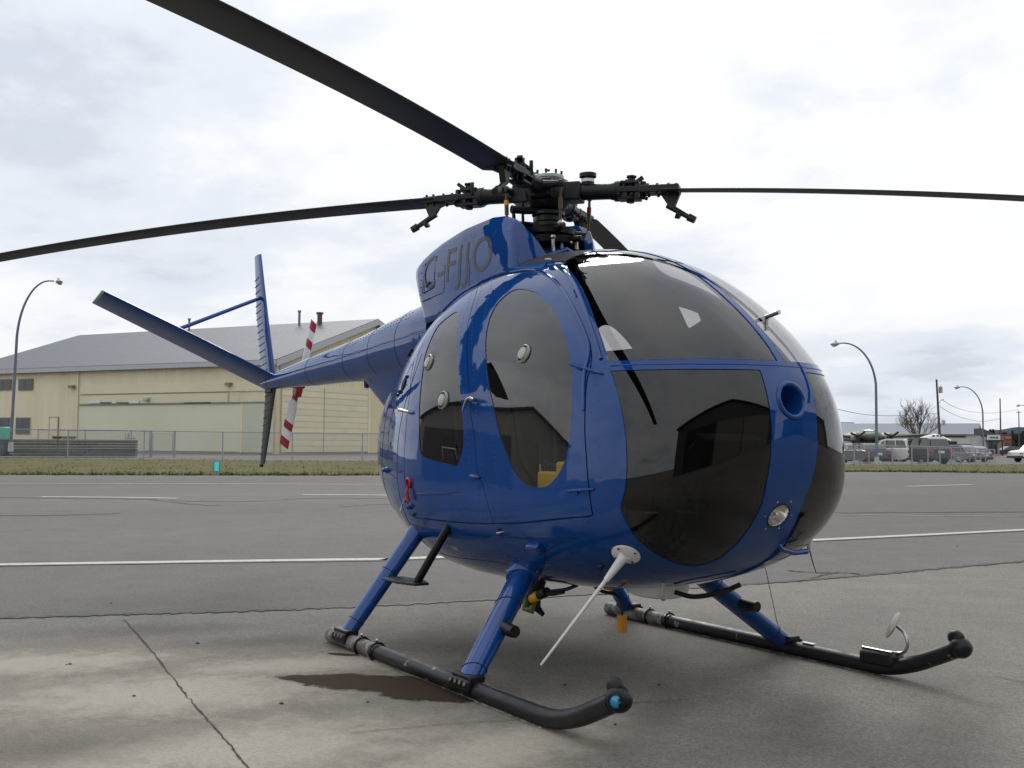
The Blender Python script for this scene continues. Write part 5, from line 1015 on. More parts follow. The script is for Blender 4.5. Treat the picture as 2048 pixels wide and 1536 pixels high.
# ------------------------------------------------------------------ landing gear
def skid(sg):
    y = sg*.941; path = [(-.68, y, .042), (-.3, y, .042), (.2, y, .042), (.8, y, .042), (1.25, y, .042)]+[tuple(q) for q in cr_open([(1.34, y, .042), (1.47, y, .052), (1.60, y, .088), (1.72, y, .140), (1.815, y, .185)], 5)]
    s_ = MB().tube(path, .0375, 18).build('skid', SKID, heli, 40)
    MB().tube([(-.69, y, .043), (-.42, y, .043), (-.14, y, .043)], [.0390, .0392, .0385], 18).build('skid_sleeve', SKIDWORN, s_, 40)
    MB().ball((-.69, y, .043), (.02, .0385, .0385), 14).build('skid_end', SKIDWORN, s_)
    for x in (-.28, -.10): MB().tube([(x, y+math.cos(t)*.045, .043+math.sin(t)*.045) for t in np.linspace(0, 2*math.pi, 21)], .006, 6).build('clamp_band', DARKSTEEL, s_); MB().cyl((x, y-.005, .088), (x+.012, y-.012, .108), .006, .006, 8).build('clamp_screw', STEEL, s_)
    MB().box((.55, y, .006), (1.7, .05, .008)).build('wear_shoe', SKIDWORN, s_, 35, .002)
    tipc = np.array([1.845, y, .20])
    MB().ball(tipc, (.052, .047, .047), 18).build('skid_nose_lamp', BLACKMETAL, s_)
    MB().ball(tipc+[-.022, 0, .040], (.042, .024, .034), 16).build('lamp_hood', BLACKMETAL, s_, 50)
    nd = np.array([.60, -.80 if sg < 0 else .80, .05]); nd /= np.linalg.norm(nd); q = tipc+nd*.040
    if sg < 0:
        MB().lathe([(.032, -.004), (.032, .009), (.025, .012), (.024, .003)], q, nd, 24).build('lamp_bezel', BLACKMETAL, s_); MB().lathe([(.024, .002), (.018, .006), (.010, .008), (.001, .009)], q, nd, 20).build('lamp_lens', mat('blue_lens', (.02, .28, .50), .08, 0, 1.0, .2, 60), s_, 50)
    for xt, zt, yt, xb, nm, w0, w1 in ((.50, .50, .44, .80, 'front_strut', .068, .058), (-.44, .60, .55, -.49, 'rear_strut', .062, .052)):
        A = np.array([xt, sg*yt*.93, zt+.05]); B = np.array([xb, sg*.935, .07]); d = (B-A)/np.linalg.norm(B-A); ex = np.array([1.0, 0, 0]); ex = ex-d*(ex@d); ex /= np.linalg.norm(ex); ey = np.cross(d, ex)
        mb = MB(); rings = []
        for t in np.linspace(0, 1, 10):
            w = w0+(w1-w0)*t; rings.append([A+(B-A)*t+ex*math.cos(a)*w*(1.0 if math.cos(a) > 0 else 1.25)+ey*math.sin(a)*w*.72 for a in np.linspace(0, 2*math.pi, 24, endpoint=False)])
        mb.ring_loft(rings); st_ = mb.build(nm, BLUE, heli, 50)
        if nm == 'front_strut':
            c0 = A+d*.02; rings = [[c0+d*h+ex*math.cos(a)*w*(1.0 if math.cos(a) > 0 else 1.25)+ey*math.sin(a)*w*.8 for a in np.linspace(0, 2*math.pi, 24, endpoint=False)] for h, w in ((0, .115), (.06, .094), (.10, .082), (.135, .078), (.14, .072))]
            MB().ring_loft(rings).build('strut_fairing', BLUE, st_, 60)
            mb = MB()
            for a in np.linspace(0, 2*math.pi, 8, endpoint=False): mb.ball(c0+d*.115+ex*math.cos(a)*.081*(1 if math.cos(a) > 0 else 1.25)+ey*math.sin(a)*.066, .006, 6)
            mb.build('screw_heads', STEEL, st_)['kind'] = 'stuff'
            c0 = A+(B-A)*.60; MB().tube([c0+ex*.03, c0+np.array([.12, sg*0, .0]), c0+np.array([.15, 0, .0])], [.030, .029, .027], 14).build('towing_peg', BLACKMETAL, st_, 40)
            MB().tube([c0+np.array([.0, 0, 0])+ex*.045+[-.02, 0, .03], c0+ex*.062+[.0, 0, .0], c0+ex*.045+[-.01, 0, -.035]], .006, 6).build('peg_strap', BLACKMETAL, st_)
        for t in ((.42, .92) if nm == 'front_strut' else (.45, .88)):
            c0 = A+(B-A)*t; w = (w0+(w1-w0)*t)*1.012; MB().tube([c0+ex*math.cos(a)*w*(1.0 if math.cos(a) > 0 else 1.25)+ey*math.sin(a)*w*.72 for a in np.linspace(0, 2*math.pi, 25)], .0025, 5).build('strut_seam', GAP, st_)
        ln = MB(); ln.tube([A+(B-A)*t-ex*(w0+(w1-w0)*t)*.55-np.sign(1)*ey*0+ey*(-sg)*-(w0+(w1-w0)*t)*.62 for t in np.linspace(.2, .98, 8)], .003, 5); ln.build('strut_trim', GAP, st_)
        # clamp shoe on the skid
        cx_ = xb; mb = MB(); mb.box((cx_, y-sg*0, .088), (.16, .075, .03)); mb.box((cx_, y+sg*.040, .062), (.17, .018, .050))
        ft = mb.build('foot_clamp', BLACKMETAL, st_, 35, .006)
        mb = MB()
        for q_ in (-.06, -.02, .02, .06): mb.cyl((cx_+q_, y+sg*.046, .072), (cx_+q_, y+sg*.056, .074), .010, .010, 8)
        mb.build('clamp_bolts', STEEL, ft)['kind'] = 'stuff'
    return s_
skr = skid(-1); skl = skid(1)
MB().box((.97, .941+.0, .0835), (.075, .03, .003)).build('white_sticker', WHITEP, skl, 0)
# mirror on the far skid
mb = MB(); mb.box((1.42, .941, .085), (.20, .095, .07)); br_ = mb.build('mirror_bracket', BLACKMETAL, skl, 35, .02); MB().cyl((1.33, .915, .122), (1.50, .915, .122), .008, .008, 8).build('bracket_rod', STEEL, skl)
MB().tube(cr_open([(1.46, .93, .12), (1.53, .95, .125), (1.56, .95, .165), (1.545, .95, .215), (1.50, .95, .245)], 6), .008, 8).build('mirror_arm', STEEL, skl)
mn = np.array([.62, .66, -.46]); mn /= np.linalg.norm(mn)
MB().lathe([(.001, -.010), (.04, -.008), (.064, -.002), (.066, .003), (.062, .005), (.001, .005)], (1.478, .95, .246), mn, 28).build('skid_mirror', mat('mirror_backing', (.30, .28, .25), .35, .6), skl, 50)
# boarding step
mb = MB(); mb.cyl((.10, -.64, .69), (-.085, -.735, .375), .021, .021, 14); sp_ = mb.build('boarding_step', BLACKMETAL, heli, 40); MB().prism([(-.02, -.78, .366), (-.02, -.70, .366), (-.16, -.66, .366), (-.36, -.68, .362), (-.36, -.80, .362), (-.16, -.82, .366)], (0, 0, 0), (0, 0, .012)).build('step_plate', BLACKMETAL, sp_, 35, .003)
# ------------------------------------------------------------------ under the belly
dm = MB().lathe([(.001, -.052), (.120, -.050), (.142, -.040), (.148, -.02), (.148, .04), (.001, .04)], (.915, 0, .437), (0.08, 0, 1), 36).build('belly_radome', WHITEP, heli, 40)
mb = MB(); mb.tube([(.14, -.12, .40), (.12, -.15, .31), (.10, -.14, .235), (.16, -.13, .20)], [.03, .035, .025, .012], 10); mb.box((.11, -.16, .30), (.07, .05, .16)); ck = mb.build('cargo_hook', DARKSTEEL, heli, 35)
MB().tube([(.08, -.18, .27), (.10, -.20, .23), (.14, -.19, .22), (.13, -.17, .26)], .02, 8).build('hook_pad', mat('olive_pad', (.20, .22, .08), .6), ck)
pl_ = MB(); pl_.cyl((.165, -.2, .285), (.235, -.2, .315), .024, .022, 12); pg_ = pl_.build('cable_plug', ORANGE, heli, 40); MB().cyl((.20, -.2, .300), (.225, -.2, .311), .026, .026, 12).build('plug_ring', YELLOW, pg_); MB().cyl((.235, -.2, .315), (.30, -.2, .338), .026, .024, 12).build('plug_backshell', PANELB, pg_)
for pth in ([(.30, -.2, .338), (.38, -.2, .352), (.47, -.2, .37), (.56, -.2, .40)], [(.29, -.205, .325), (.37, -.21, .335), (.46, -.21, .355)], [(.165, -.2, .285), (.13, -.19, .25), (.10, -.18, .235), (.08, -.17, .30)], [(.56, -.1, .39), (.62, -.1, .372), (.70, -.08, .366)], [(1.10, -.05, .42), (1.17, 0, .405), (1.27, .06, .43), (1.34, .12, .47)]):
    MB().tube(cr_open(pth, 6), .009 if pth[0][0] < 1 else .011, 8).build('cable', PANELB, heli)
MB().tube(cr_open([(.70, -.08, .366), (.74, -.08, .35), (.755, -.08, .30), (.755, -.08, .27)], 6), .006, 8).build('cable', PANELB, heli)
MB().cyl((.755, -.08, .275), (.755, -.08, .195), .024, .024, 14).build('hanging_plug', ORANGE, heli, 40, .004)
MB().box((.70, -.12, .398), (.05, .02, .02)).build('amber_marker', ORANGE, heli, 35, .003)
mb = MB(); mb.cyl((1.20, -.20, .50), (1.20, -.20, .42), .006, .006, 8); mb.ball((1.20, -.20, .415), .012, 8); mb.build('drain_mast', STEEL, heli)
mb = MB(); mb.tube([(1.21, .40, .52), (1.26, .42, .28), (1.28, .44, .16)], .0016, 6); mb.build('static_wire', BLACKMETAL, heli)
# ------------------------------------------------------------------ long grey hangar on the right
def block_axes(lat_px0, dep0, lat_px1, dep1):
    a = CP(lat_px0, dep0); b = CP(lat_px1, dep1); d = b-a; L = np.linalg.norm(d); d /= L; return a, d, np.array([-d[1], d[0], 0])*(1 if np.array([-d[1], d[0]])@fh[:2] > 0 else -1), L
a, d, n_, L = block_axes(1953, 215, 1560, 232); zb = -.55; WH = mat('pale_grey_wall', (.40, .41, .40), .6, 0, 0, .04, .3); RFM = mat('light_grey_roof', (.17, .19, .225), .5, 0, 0, .06, .3)
gh = empty('grey_hangar', (a[0], a[1], zb)); tag(gh, 'long low pale grey hangar behind the aircraft and cars on the right', 'hangar')
he = pixz(1953, 868, 215)-zb; hr = pixz(1966, 848, 222)-zb; DW = 13.0
def gq(s, t, z): return d*s+n_*t+ez*z
MB().quad(gq(0, 0, -.3), gq(L, 0, -.3), gq(L, 0, he), gq(0, 0, he)).build('wall', WH, gh, 0); MB().add([gq(0, 0, -.3), gq(0, DW, -.3), gq(0, DW, he), gq(0, DW/2, hr), gq(0, 0, he)], [(0, 1, 2, 3, 4)]).build('gable_wall', mat('gable_grey', (.34, .36, .38), .6), gh, 0); MB().quad(gq(0, DW, -.3), gq(L, DW, -.3), gq(L, DW, he), gq(0, DW, he)).build('wall', WH, gh, 0)
for t0 in (-.4, DW+.4): MB().prism([gq(-.3, t0, he-.05), gq(L, t0, he-.05), gq(L, DW/2, hr+.1), gq(-.3, DW/2, hr+.1)], ez*0, ez*.10).build('roof', RFM, gh, 0)
MB().box(gq(L/2+1, -.12, he-.42), (L-2, .12, .32), (d, n_, ez)).build('door_track', mat('black_track', (.02, .025, .03), .6), gh, 0)
for i in range(5): MB().box(gq(1.2+i*6.6+3.2, -.06, he/2-.35), (6.4, .06, he-.75), (d, n_, ez)).build('sliding_door', WH if i % 2 else mat('sliding_door_pale', (.46, .47, .45), .6), gh, 0)
q = gq(6.5, DW/2, hr+.2); MB().cyl(q, q+ez*.55, .22, .16, 8).build('roof_vent', GALV, gh); MB().box(q+ez*.5, (.7, .1, .2), (rh, fh, ez)).build('vent_cowl', GALV, gh, 0); MB().box(gq(-.06, 3.2, he-.3), (.12, .5, .2), (d, n_, ez)).build('wall_light', FRAMEM, gh, 0)
# dark trailer before the hangar
q = CP(1900, 160, -.55); tr_ = empty('box_trailer', tuple(q)); tag(tr_, 'low dark green box trailer before the long grey hangar', 'trailer')
zt = pixz(1900, 887, 160)+.55; MB().box(ez*(zt+.35)/2, (68*160/CAM[6], 2.2, zt-.35), (rh, fh, ez)).build('box', mat('dark_green_box', (.020, .028, .026), .6), tr_, 0)
for s_ in (-1.4, -.6, 1.5): MB().cyl(rh*s_-fh*1.0+ez*.35, rh*s_-fh*1.25+ez*.35, .35, .35, 14).build('wheel', RUBBER, tr_)
# ------------------------------------------------------------------ camouflaged bomber, nose towards the viewer
q = CP(1737, 118, 0); bm_ = empty('bomber_aircraft', (q[0], q[1], -.5)); tag(bm_, 'old camouflaged twin-engined bomber with dark propellers behind the grey sedan', 'aircraft')
CAMO = mat('camouflage', (.20, .155, .10), .6, 0, 0, .1, 2, col2=(.075, .125, .075), mixscale=.8, mixlo=.44, mixhi=.48); UND = mat('black_underside', (.015, .015, .016), .6); SILV = mat('cowl_pale', (.42, .40, .38), .5)
sc = 118/CAM[6]; up = lambda py: pixz(1737, py, 118)+.5
zc_ = up(872); rb_ = 19*sc; g = MB(); rings = []
for dd, k in ((-3.2, .10), (-3.0, .42), (-2.5, .68), (-1.5, .90), (0, 1.0), (4, 1.0), (9, .65), (12, .3)):
    rings.append([-rh*math.cos(t)*rb_*k+fh*dd+ez*(zc_+(math.sin(t)*rb_*.66*k)) for t in np.linspace(0, 2*math.pi, 24, endpoint=False)])
g.ring_loft(rings); g.build('fuselage', CAMO, bm_, 50)
g = MB(); g.ring_loft([[-rh*math.cos(t)*rb_*.62*k+fh*dd+ez*(zc_+rb_*.52+max(0, math.sin(t))*rb_*.28*k) for t in np.linspace(0, 2*math.pi, 16, endpoint=False)] for dd, k in ((-2.0, .3), (-1.2, .9), (1.0, 1.0), (2.2, .4))]); g.build('cockpit_canopy', mat('canopy_glass', (.12, .13, .12), .15), bm_, 50)
MB().box(-fh*.5+ez*(zc_-rb_*.72), (rb_*2.6, 4.5, rb_*.36), (rh, fh, ez)).build('belly', UND, bm_, 0)
for side, ecx, wl_ in ((-1, 1706, 5.5), (1, 1772, 6.2)):
    e0 = rh*((ecx-1737)*sc)+ez*up(872.5); g = MB(); R_e = 6.6*sc; g.lathe([(R_e*.62, -1.5), (R_e*1.10, -1.25), (R_e*1.25, -.7), (R_e*1.22, .5), (R_e*.8, 2.6), (.05, 3.8)], e0, fh, 20); eg = g.build('engine_cowl', SILV, bm_, 50); MB().lathe([(R_e*.98, -1.42), (R_e*.30, -1.40), (.001, -1.75)], e0, fh, 18).build('engine_face', UND, eg, 40)
    for k, an in enumerate((.62, .62+2.09, .62+4.19)): dr = rh*math.cos(an)+ez*math.sin(an); MB().box(e0-fh*1.75+dr*R_e*1.35, (R_e*2.3, .06, .22), (dr, fh, np.cross(dr, fh))).build('propeller_blade', UND, eg, 0)
    tipx = rh*side*(5.6)+ez*(.38) if side > 0 else -rh*5.0+ez*.3; r0 = rh*side*rb_*.8+ez*up(874)
    mb = MB(); af = airfoil(10, .15) if 'airfoil' in globals() else None
    mb.ring_loft([[p_+fh*(a_*2.6*w-.6)+ez*(b_*2.6*w) for a_, b_ in af] for p_, w in ((r0, 1.0), (r0+tipx*.5+ez*.02, .82), (r0+tipx, .5))]); mb.build('wing', mat('wing_khaki', (.12, .11, .075), .6), bm_, 40)
MB().box(fh*11+ez*(pixz(1730, 845, 129)+.5)-rh*.5, (4.6, .9, .10), (rh, fh, ez)).build('tailplane', mat('tail_grey', (.20, .21, .21), .6), bm_, 0)
for s_ in (-1, 1): MB().cyl(rh*s_*34*sc+ez*.35-fh*.6, rh*s_*34*sc+ez*up(878)-fh*.6, .10, .12, 8).build('undercarriage_leg', UND, bm_); MB().cyl(rh*(s_*34*sc-.16)+ez*.42-fh*.6, rh*(s_*34*sc+.16)+ez*.42-fh*.6, .42, .42, 16).build('wheel', RUBBER, bm_)
# ------------------------------------------------------------------ white light aircraft
q = CP(1876, 112, 0); wa = empty('light_aircraft', (q[0], q[1], -.5)); tag(wa, 'white light aircraft with dark blue nose behind the dark grey van', 'aircraft'); sc = 112/CAM[6]; zc_ = pixz(1868, 878, 112)+.5; g = MB(); rings = []
for px, hh, dz in ((1825, 2.5, -.05), (1838, 7, 0), (1850, 10, .05), (1862, 11.5, .10), (1872, 10, .02), (1884, 7, -.12), (1893, 4.5, -.2)): rings.append([rh*(px-1868)*sc+fh*math.cos(t)*hh*sc*.8+ez*(zc_+dz+math.sin(t)*hh*sc*.85) for t in np.linspace(0, 2*math.pi, 18, endpoint=False)])
g.ring_loft(rings); g.build('fuselage', WHITEP, wa, 50); g = MB(); g.ring_loft([[rh*(px-1868)*sc+fh*math.cos(t)*hh*sc*.82+ez*(zc_+dz-.03+math.sin(t)*hh*sc*.85) for t in np.linspace(0, 2*math.pi, 16, endpoint=False)] for px, hh, dz in ((1883, 7.2, -.12), (1890, 5.6, -.18), (1896, 3.2, -.22), (1898, .8, -.24))]); g.build('nose_cap', mat('navy_nose', (.015, .012, .07), .35), wa, 50)
for px in (1856, 1864, 1871): MB().box(rh*(px-1868)*sc-fh*11*sc*.72+ez*(zc_+7.2*sc), (5.2*sc, .05, 3.2*sc), (rh*.97+ez*.1, fh, ez)).build('window', WINDARK, wa, 0)
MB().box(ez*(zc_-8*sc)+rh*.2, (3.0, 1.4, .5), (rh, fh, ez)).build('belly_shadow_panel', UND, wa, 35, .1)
for s_ in (-.6, 1.0): MB().cyl(rh*s_-fh*.3+ez*.3, rh*s_-fh*.4+ez*(zc_-.4), .05, .05, 6).build('gear_leg', GALV, wa); MB().cyl(rh*s_-fh*.45+ez*.28, rh*s_-fh*.25+ez*.28, .28, .28, 12).build('wheel', RUBBER, wa)
# ------------------------------------------------------------------ parked cars
CG = mat('car_glass', (.03, .035, .038), .08, 0, .6, .1); TYRE = RUBBER; RLIGHT = mat('tail_light', (.45, .03, .03), .25, 0, .6); PLATE = mat('number_plate', (.65, .66, .66), .5); HUBC = mat('wheel_hub', (.42, .42, .43), .35, .5); BUMP = mat('bumper_dark', (.05, .05, .055), .6)
def car(px, dep, heading, L, Wd, H, prof, win, paint, label, cab=(0, 1), rear_lights=True, group='cars parked behind the right fence', z=None):
    # prof: body outline from tail (x=0) to nose (x=1), (x fraction of L, z fraction of H); win: glasshouse outline
    q = np.array(fpt(px, dep, z)); r_ = empty('parked_car', tuple(q)); tag(r_, label, 'car', group); f_ = rh*math.cos(heading)+fh*math.sin(heading); s_ = np.array([-f_[1], f_[0], 0])
    P = lambda x, y, zz: f_*((x-.5)*L)+s_*(y*Wd/2)+ez*(zz*H)
    g = MB(); ys = (-1, -.93, 0, .93, 1); rings = []
    for y in (-1.0, -.9, -.6, .6, .9, 1.0):
        ins = .035 if abs(y) == 1 else 0; rings.append([P(x*(1-2*ins*.3)+ins*.3, y, zz-(ins*.8 if zz > .3 else 0)) for x, zz in prof])
    g.ring_loft(rings); g.build('body', paint, r_, 40)
    g = MB(); top = max(zz for _, zz in win); bot = min(zz for _, zz in win); rings = []
    for y, in_ in ((-1, 0), (1, 0)): rings.append([P(x, y*(.92-.17*(zz-bot)/(top-bot)), zz) for x, zz in win])
    g.ring_loft(rings); gh_ = g.build('cabin', paint, r_, 40)
    cxm = sum(x for x, _ in win)/len(win); 
    def inset(k): return [(cxm+(x-cxm)*k, bot+.035+(zz-bot)*(.76)) for x, zz in win]
    for sd in (-1, 1):
        iw = inset(.90); x0, x1 = min(x for x, _ in iw), max(x for x, _ in iw); MB().add([P(x, sd*(.925-.17*(zz-bot)/(top-bot)), zz) for x, zz in iw], [tuple(range(len(iw)))]).build('side_window', CG, r_, 0)
        for c in np.linspace(x0, x1, 4)[1:-1]: MB().box(P(c, sd*.87, (bot+top)/2-.01), (.07, .05, (top-bot)*H*.9), (f_, s_, ez)).build('window_pillar', paint, r_, 0)
    # rear and front glass
    wr = sorted(win, key=lambda t: t[0])[:2]; wf = sorted(win, key=lambda t: -t[0])[:2]
    for pr, e_, nm_ in ((wr, -1, 'rear_window'), (wf, 1, 'windscreen')):
        (xa, za), (xb, zb_) = sorted(pr, key=lambda t: t[1]); lo_, hi_ = .16, .88; A0 = (xa+(xb-xa)*lo_, za+(zb_-za)*lo_); A1 = (xa+(xb-xa)*hi_, za+(zb_-za)*hi_)
        MB().quad(P(A0[0]+e_*.008, -.78, A0[1]), P(A0[0]+e_*.008, .78, A0[1]), P(A1[0]+e_*.008, .68, A1[1]), P(A1[0]+e_*.008, -.68, A1[1])).build(nm_, CG, r_, 0)
    for x in (.18, .80):
        for sd in (-1, 1):
            c = P(x, sd*.88, .22*1.45/H if H > 1.6 else .22); c = c*1.0; c[2] = .31; w_ = MB().cyl(c-s_*sd*.10, c+s_*sd*.10, .31, .31, 20).build('wheel', TYRE, r_); MB().cyl(c+s_*sd*.09, c+s_*sd*.108, .19, .17, 16).build('rim', HUBC, w_)
    zt = max(zz for x, zz in prof if x < .12)
    for sd in (-1, 1): MB().box(P(-.004, sd*.80, zt*.80), (.06, .30*Wd/1.8, .17), (f_, s_, ez)).build('tail_light', RLIGHT, r_, 0); MB().box(P(1.0, sd*.72, .44), (.06, .34, .14), (f_, s_, ez)).build('headlight', CHROME, r_, 0)
    MB().box(P(-.006, 0, zt*.74), (.05, .45, .16), (f_, s_, ez)).build('number_plate', PLATE, r_, 0); MB().box(P(-.012, 0, .26), (.14, Wd*.94, .22), (f_, s_, ez)).build('rear_bumper', BUMP, r_, 35, .04); MB().box(P(1.008, 0, .26), (.14, Wd*.94, .22), (f_, s_, ez)).build('front_bumper', BUMP, r_, 35, .04)
    return r_
SED = [(.0, .22), (.0, .52), (.02, .64), (.14, .68), (.72, .66), (.90, .58), (.99, .48), (1.0, .22), (.9, .14), (.1, .14)]; SEDW = [(.06, .66), (.20, .97), (.28, 1.0), (.46, 1.0), (.54, .97), (.72, .66)]
SUV = [(.0, .24), (.0, .58), (.015, .62), (.72, .62), (.92, .57), (.99, .48), (1.0, .24), (.9, .16), (.1, .16)]; SUVW = [(.015, .60), (.07, .95), (.13, 1.0), (.50, 1.0), (.57, .96), (.74, .60)]
HAT = [(.0, .22), (.0, .56), (.02, .60), (.74, .62), (.92, .54), (.99, .46), (1.0, .22), (.9, .14), (.1, .14)]; HATW = [(.02, .58), (.12, .94), (.18, .99), (.46, 1.0), (.56, .96), (.76, .60)]
P_GREY = mat('car_grey', (.045, .052, .060), .3, .3, .5, .05); P_WHITE = mat('car_white', (.62, .62, .60), .3, 0, .5, .03); P_GRN = mat('car_slate', (.045, .062, .066), .3, .2, .5, .05); P_SIL = mat('car_silver', (.22, .235, .245), .3, .4, .5, .04); P_SIL2 = mat('car_pale_silver', (.30, .32, .335), .3, .4, .5, .04); P_BLK = mat('car_black', (.012, .014, .022), .25, 0, .6, .05)
hd = math.pi/2
car(1727, 76, hd+.12, 4.6, 1.82, 1.36, SED, SEDW, P_GREY, 'dark grey sedan seen from behind, leftmost of the cars behind the fence'); car(1786, 76, hd+.42, 4.6, 1.85, 1.68, SUV, SUVW, P_WHITE, 'white estate car with red tail light, right of the lamp post')
car(1694, 82, hd+.1, 4.5, 1.8, 1.40, SED, SEDW, P_SIL, 'pale silver car half hidden by the canopy edge')
car(1838, 74, hd+.30, 4.4, 1.86, 1.74, SUV, SUVW, P_GRN, 'tall slate-coloured off-road van with large side glass, right of the white estate'); car(1816, 84, hd+.4, 4.4, 1.75, 1.38, HAT, HATW, P_SIL, 'silver hatchback glimpsed between the white estate and the slate van')
car(1897, 88, hd+.65, 4.3, 1.75, 1.40, HAT, HATW, P_SIL, 'silver hatchback standing right of the utility pole'); car(1928, 94, hd+.5, 4.3, 1.72, 1.35, HAT, HATW, P_SIL2, 'small pale car at the right end of the parked row')
car(2014, 178, math.pi+.15, 4.8, 1.8, 1.42, SED, SEDW, P_BLK, 'black car by the small shop, nose to the left, partly behind the pickup', group='cars on the road at right')
# white pickup
PK = [(.0, .30), (.0, .58), (.38, .58), (.40, .62), (.72, .62), (.93, .56), (.99, .48), (1.0, .26), (.9, .18), (.1, .20)]; PKW = [(.37, .60), (.39, .97), (.43, 1.0), (.60, 1.0), (.64, .96), (.76, .61)]
car(2079, 94, math.pi+.30, 5.2, 1.95, 1.78, PK, PKW, P_WHITE, 'white pickup with black wheels at the right picture edge', group='cars on the road at right')
for i, px in enumerate((1718, 1735, 1783, 1831, 1855)):
    q = np.array(fpt(px, 70.5)); o = MB().prism([q+rh*-.75+ez*0, q+rh*.75+ez*0, q+rh*.70+ez*.14, q+rh*-.70+ez*.14], fh*-.08, fh*.08).build('wheel_stop', mat('pale_concrete', (.42, .41, .39), .8), None, 0); tag(o, 'pale concrete wheel stop behind the '+('grey sedan, left one', 'grey sedan, right one', 'white estate', 'slate van, left one', 'slate van, right one')[i], 'wheel stop', 'wheel stops along the fence')
# ------------------------------------------------------------------ small shop and brick building
q = CP(1985, 165, -.55); sh_ = empty('shop_building', tuple(q)); tag(sh_, 'small shop with a white sign board over a dark porch beyond the grey hangar', 'shop'); sc = 165/CAM[6]; zt = pixz(1985, 869, 165)+.55; zs = pixz(1985, 879, 165)+.55
MB().box(ez*zt*.45+fh*1.5, (27*sc, 3, zt*.9), (rh, fh, ez)).build('wall', mat('shop_wall', (.30, .31, .28), .7), sh_, 0); sg_ = MB().box(ez*(zt+zs)/2-fh*.3, (25*sc, .2, zt-zs), (rh, fh, ez)).build('sign_board', mat('sign_white', (.60, .61, .57), .6), sh_, 0)
for x0, w, h in ((-5, 5.0, 3.6), (.6, 4.5, 3.2), (6.5, 3.6, 4.4)): MB().box(rh*x0*sc+ez*(zt+zs)/2-fh*.42, (w*sc, .03, h*sc), (rh, fh, ez)).build('sign_mark', mat('sign_grey', (.10, .11, .13), .6), sg_, 0)
MB().box(ez*(zs-.12)-fh*.6, (29*sc, 1.5, .25), (rh, fh, ez)).build('porch_roof', mat('porch_dark', (.03, .025, .035), .7), sh_, 0)
for k in (-13, -9, 12): MB().cyl(rh*k*sc-fh*1.2, rh*k*sc-fh*1.2+ez*(zs-.2), .09, .09, 8).build('porch_post', mat('porch_dark2', (.035, .03, .04), .7), sh_)
MB().box(ez*zs*.42-fh*.02, (18*sc, .06, zs*.6), (rh, fh, ez)).build('shop_window', WINDARK, sh_, 0)
MB().prism([rh*-15*sc+ez*zt, rh*14*sc+ez*(zt-.2), rh*6*sc+ez*(zt+.35), rh*-15*sc+ez*(zt+1.0)], fh*1, fh*4).build('roof', mat('shop_roof', (.07, .065, .07), .8), sh_, 0)
q = CP(2007, 190, -.55); bk_ = empty('brick_building', tuple(q)); tag(bk_, 'small red-brown building right of the shop sign', 'building'); sc = 190/CAM[6]; zt = pixz(2007, 870, 190)+.55
MB().box(ez*zt/2, (15*sc, 3, zt), (rh, fh, ez)).build('wall', mat('red_brown_wall', (.20, .10, .08), .8, 0, 0, .2), bk_, 0); MB().box(ez*(zt-.35)-fh*1.6, (12*sc, .3, .55), (rh, fh, ez)).build('awning', mat('orange_red_awning', (.36, .12, .07), .7), bk_, 0); MB().box(ez*zt*.40-fh*1.55, (9*sc, .1, zt*.45), (rh, fh, ez)).build('window', WINDARK, bk_, 0); MB().box(ez*(zt+.1), (16*sc, 3.2, .2), (rh, fh, ez)).build('roof', mat('brick_roof', (.09, .07, .07), .8), bk_, 0)
# ------------------------------------------------------------------ bare tree
BARK = mat('bare_bark', (.105, .085, .075), .9, 0, 0, .2)
def bare_tree(px, dep, H, spread, label, name='bare_tree'):
    q = np.array(fpt(px, dep)); r_ = empty(name, tuple(q)); tag(r_, label, 'tree'); tm = MB(); cm = MB(); rs = random.Random(5)
    tm.tube([ez*0, ez*H*.14+rh*.03, ez*H*.27], [.20, .16, .13], 8); tm.build('trunk', BARK, r_)
    def grow(p, d, L, r, lev, mb):
        pts = [p]; dd = d.copy()
        for i in range(4): dd = dd+np.array([rs.gauss(0, .09), rs.gauss(0, .09), .05+rs.gauss(0, .04)]); dd /= np.linalg.norm(dd); pts.append(pts[-1]+dd*L/4)
        mb.tube(pts, np.linspace(r, r*.55, 5), 5 if lev < 2 else 3)
        if lev >= 5: return
        for k in range(rs.choice((2, 3, 3)) + (1 if lev < 2 else 0)):
            t = rs.uniform(.35, 1.0); bp_ = pts[min(4, int(t*4))]; ax_ = np.array([rs.gauss(0, 1), rs.gauss(0, 1), rs.gauss(0, .5)]); nd = dd+ax_*.62/np.linalg.norm(ax_); nd[2] += .26; nd /= np.linalg.norm(nd); grow(bp_, nd, L*rs.uniform(.58, .80), max(r*.55, .016), lev+1, mb)
    for k in range(9):
        a = k*2*math.pi/9+rs.uniform(-.3, .3); up_ = rs.uniform(.6, 2.4); d = np.array([math.cos(a), math.sin(a), up_]); d /= np.linalg.norm(d); grow(ez*H*rs.uniform(.18, .27), d, H*.30*spread, .075, 1, cm)
    cm.build('crown', BARK, r_); return r_
bare_tree(1833, 150, 9.4, 1.08, 'leafless round-crowned tree standing before the long grey hangar')
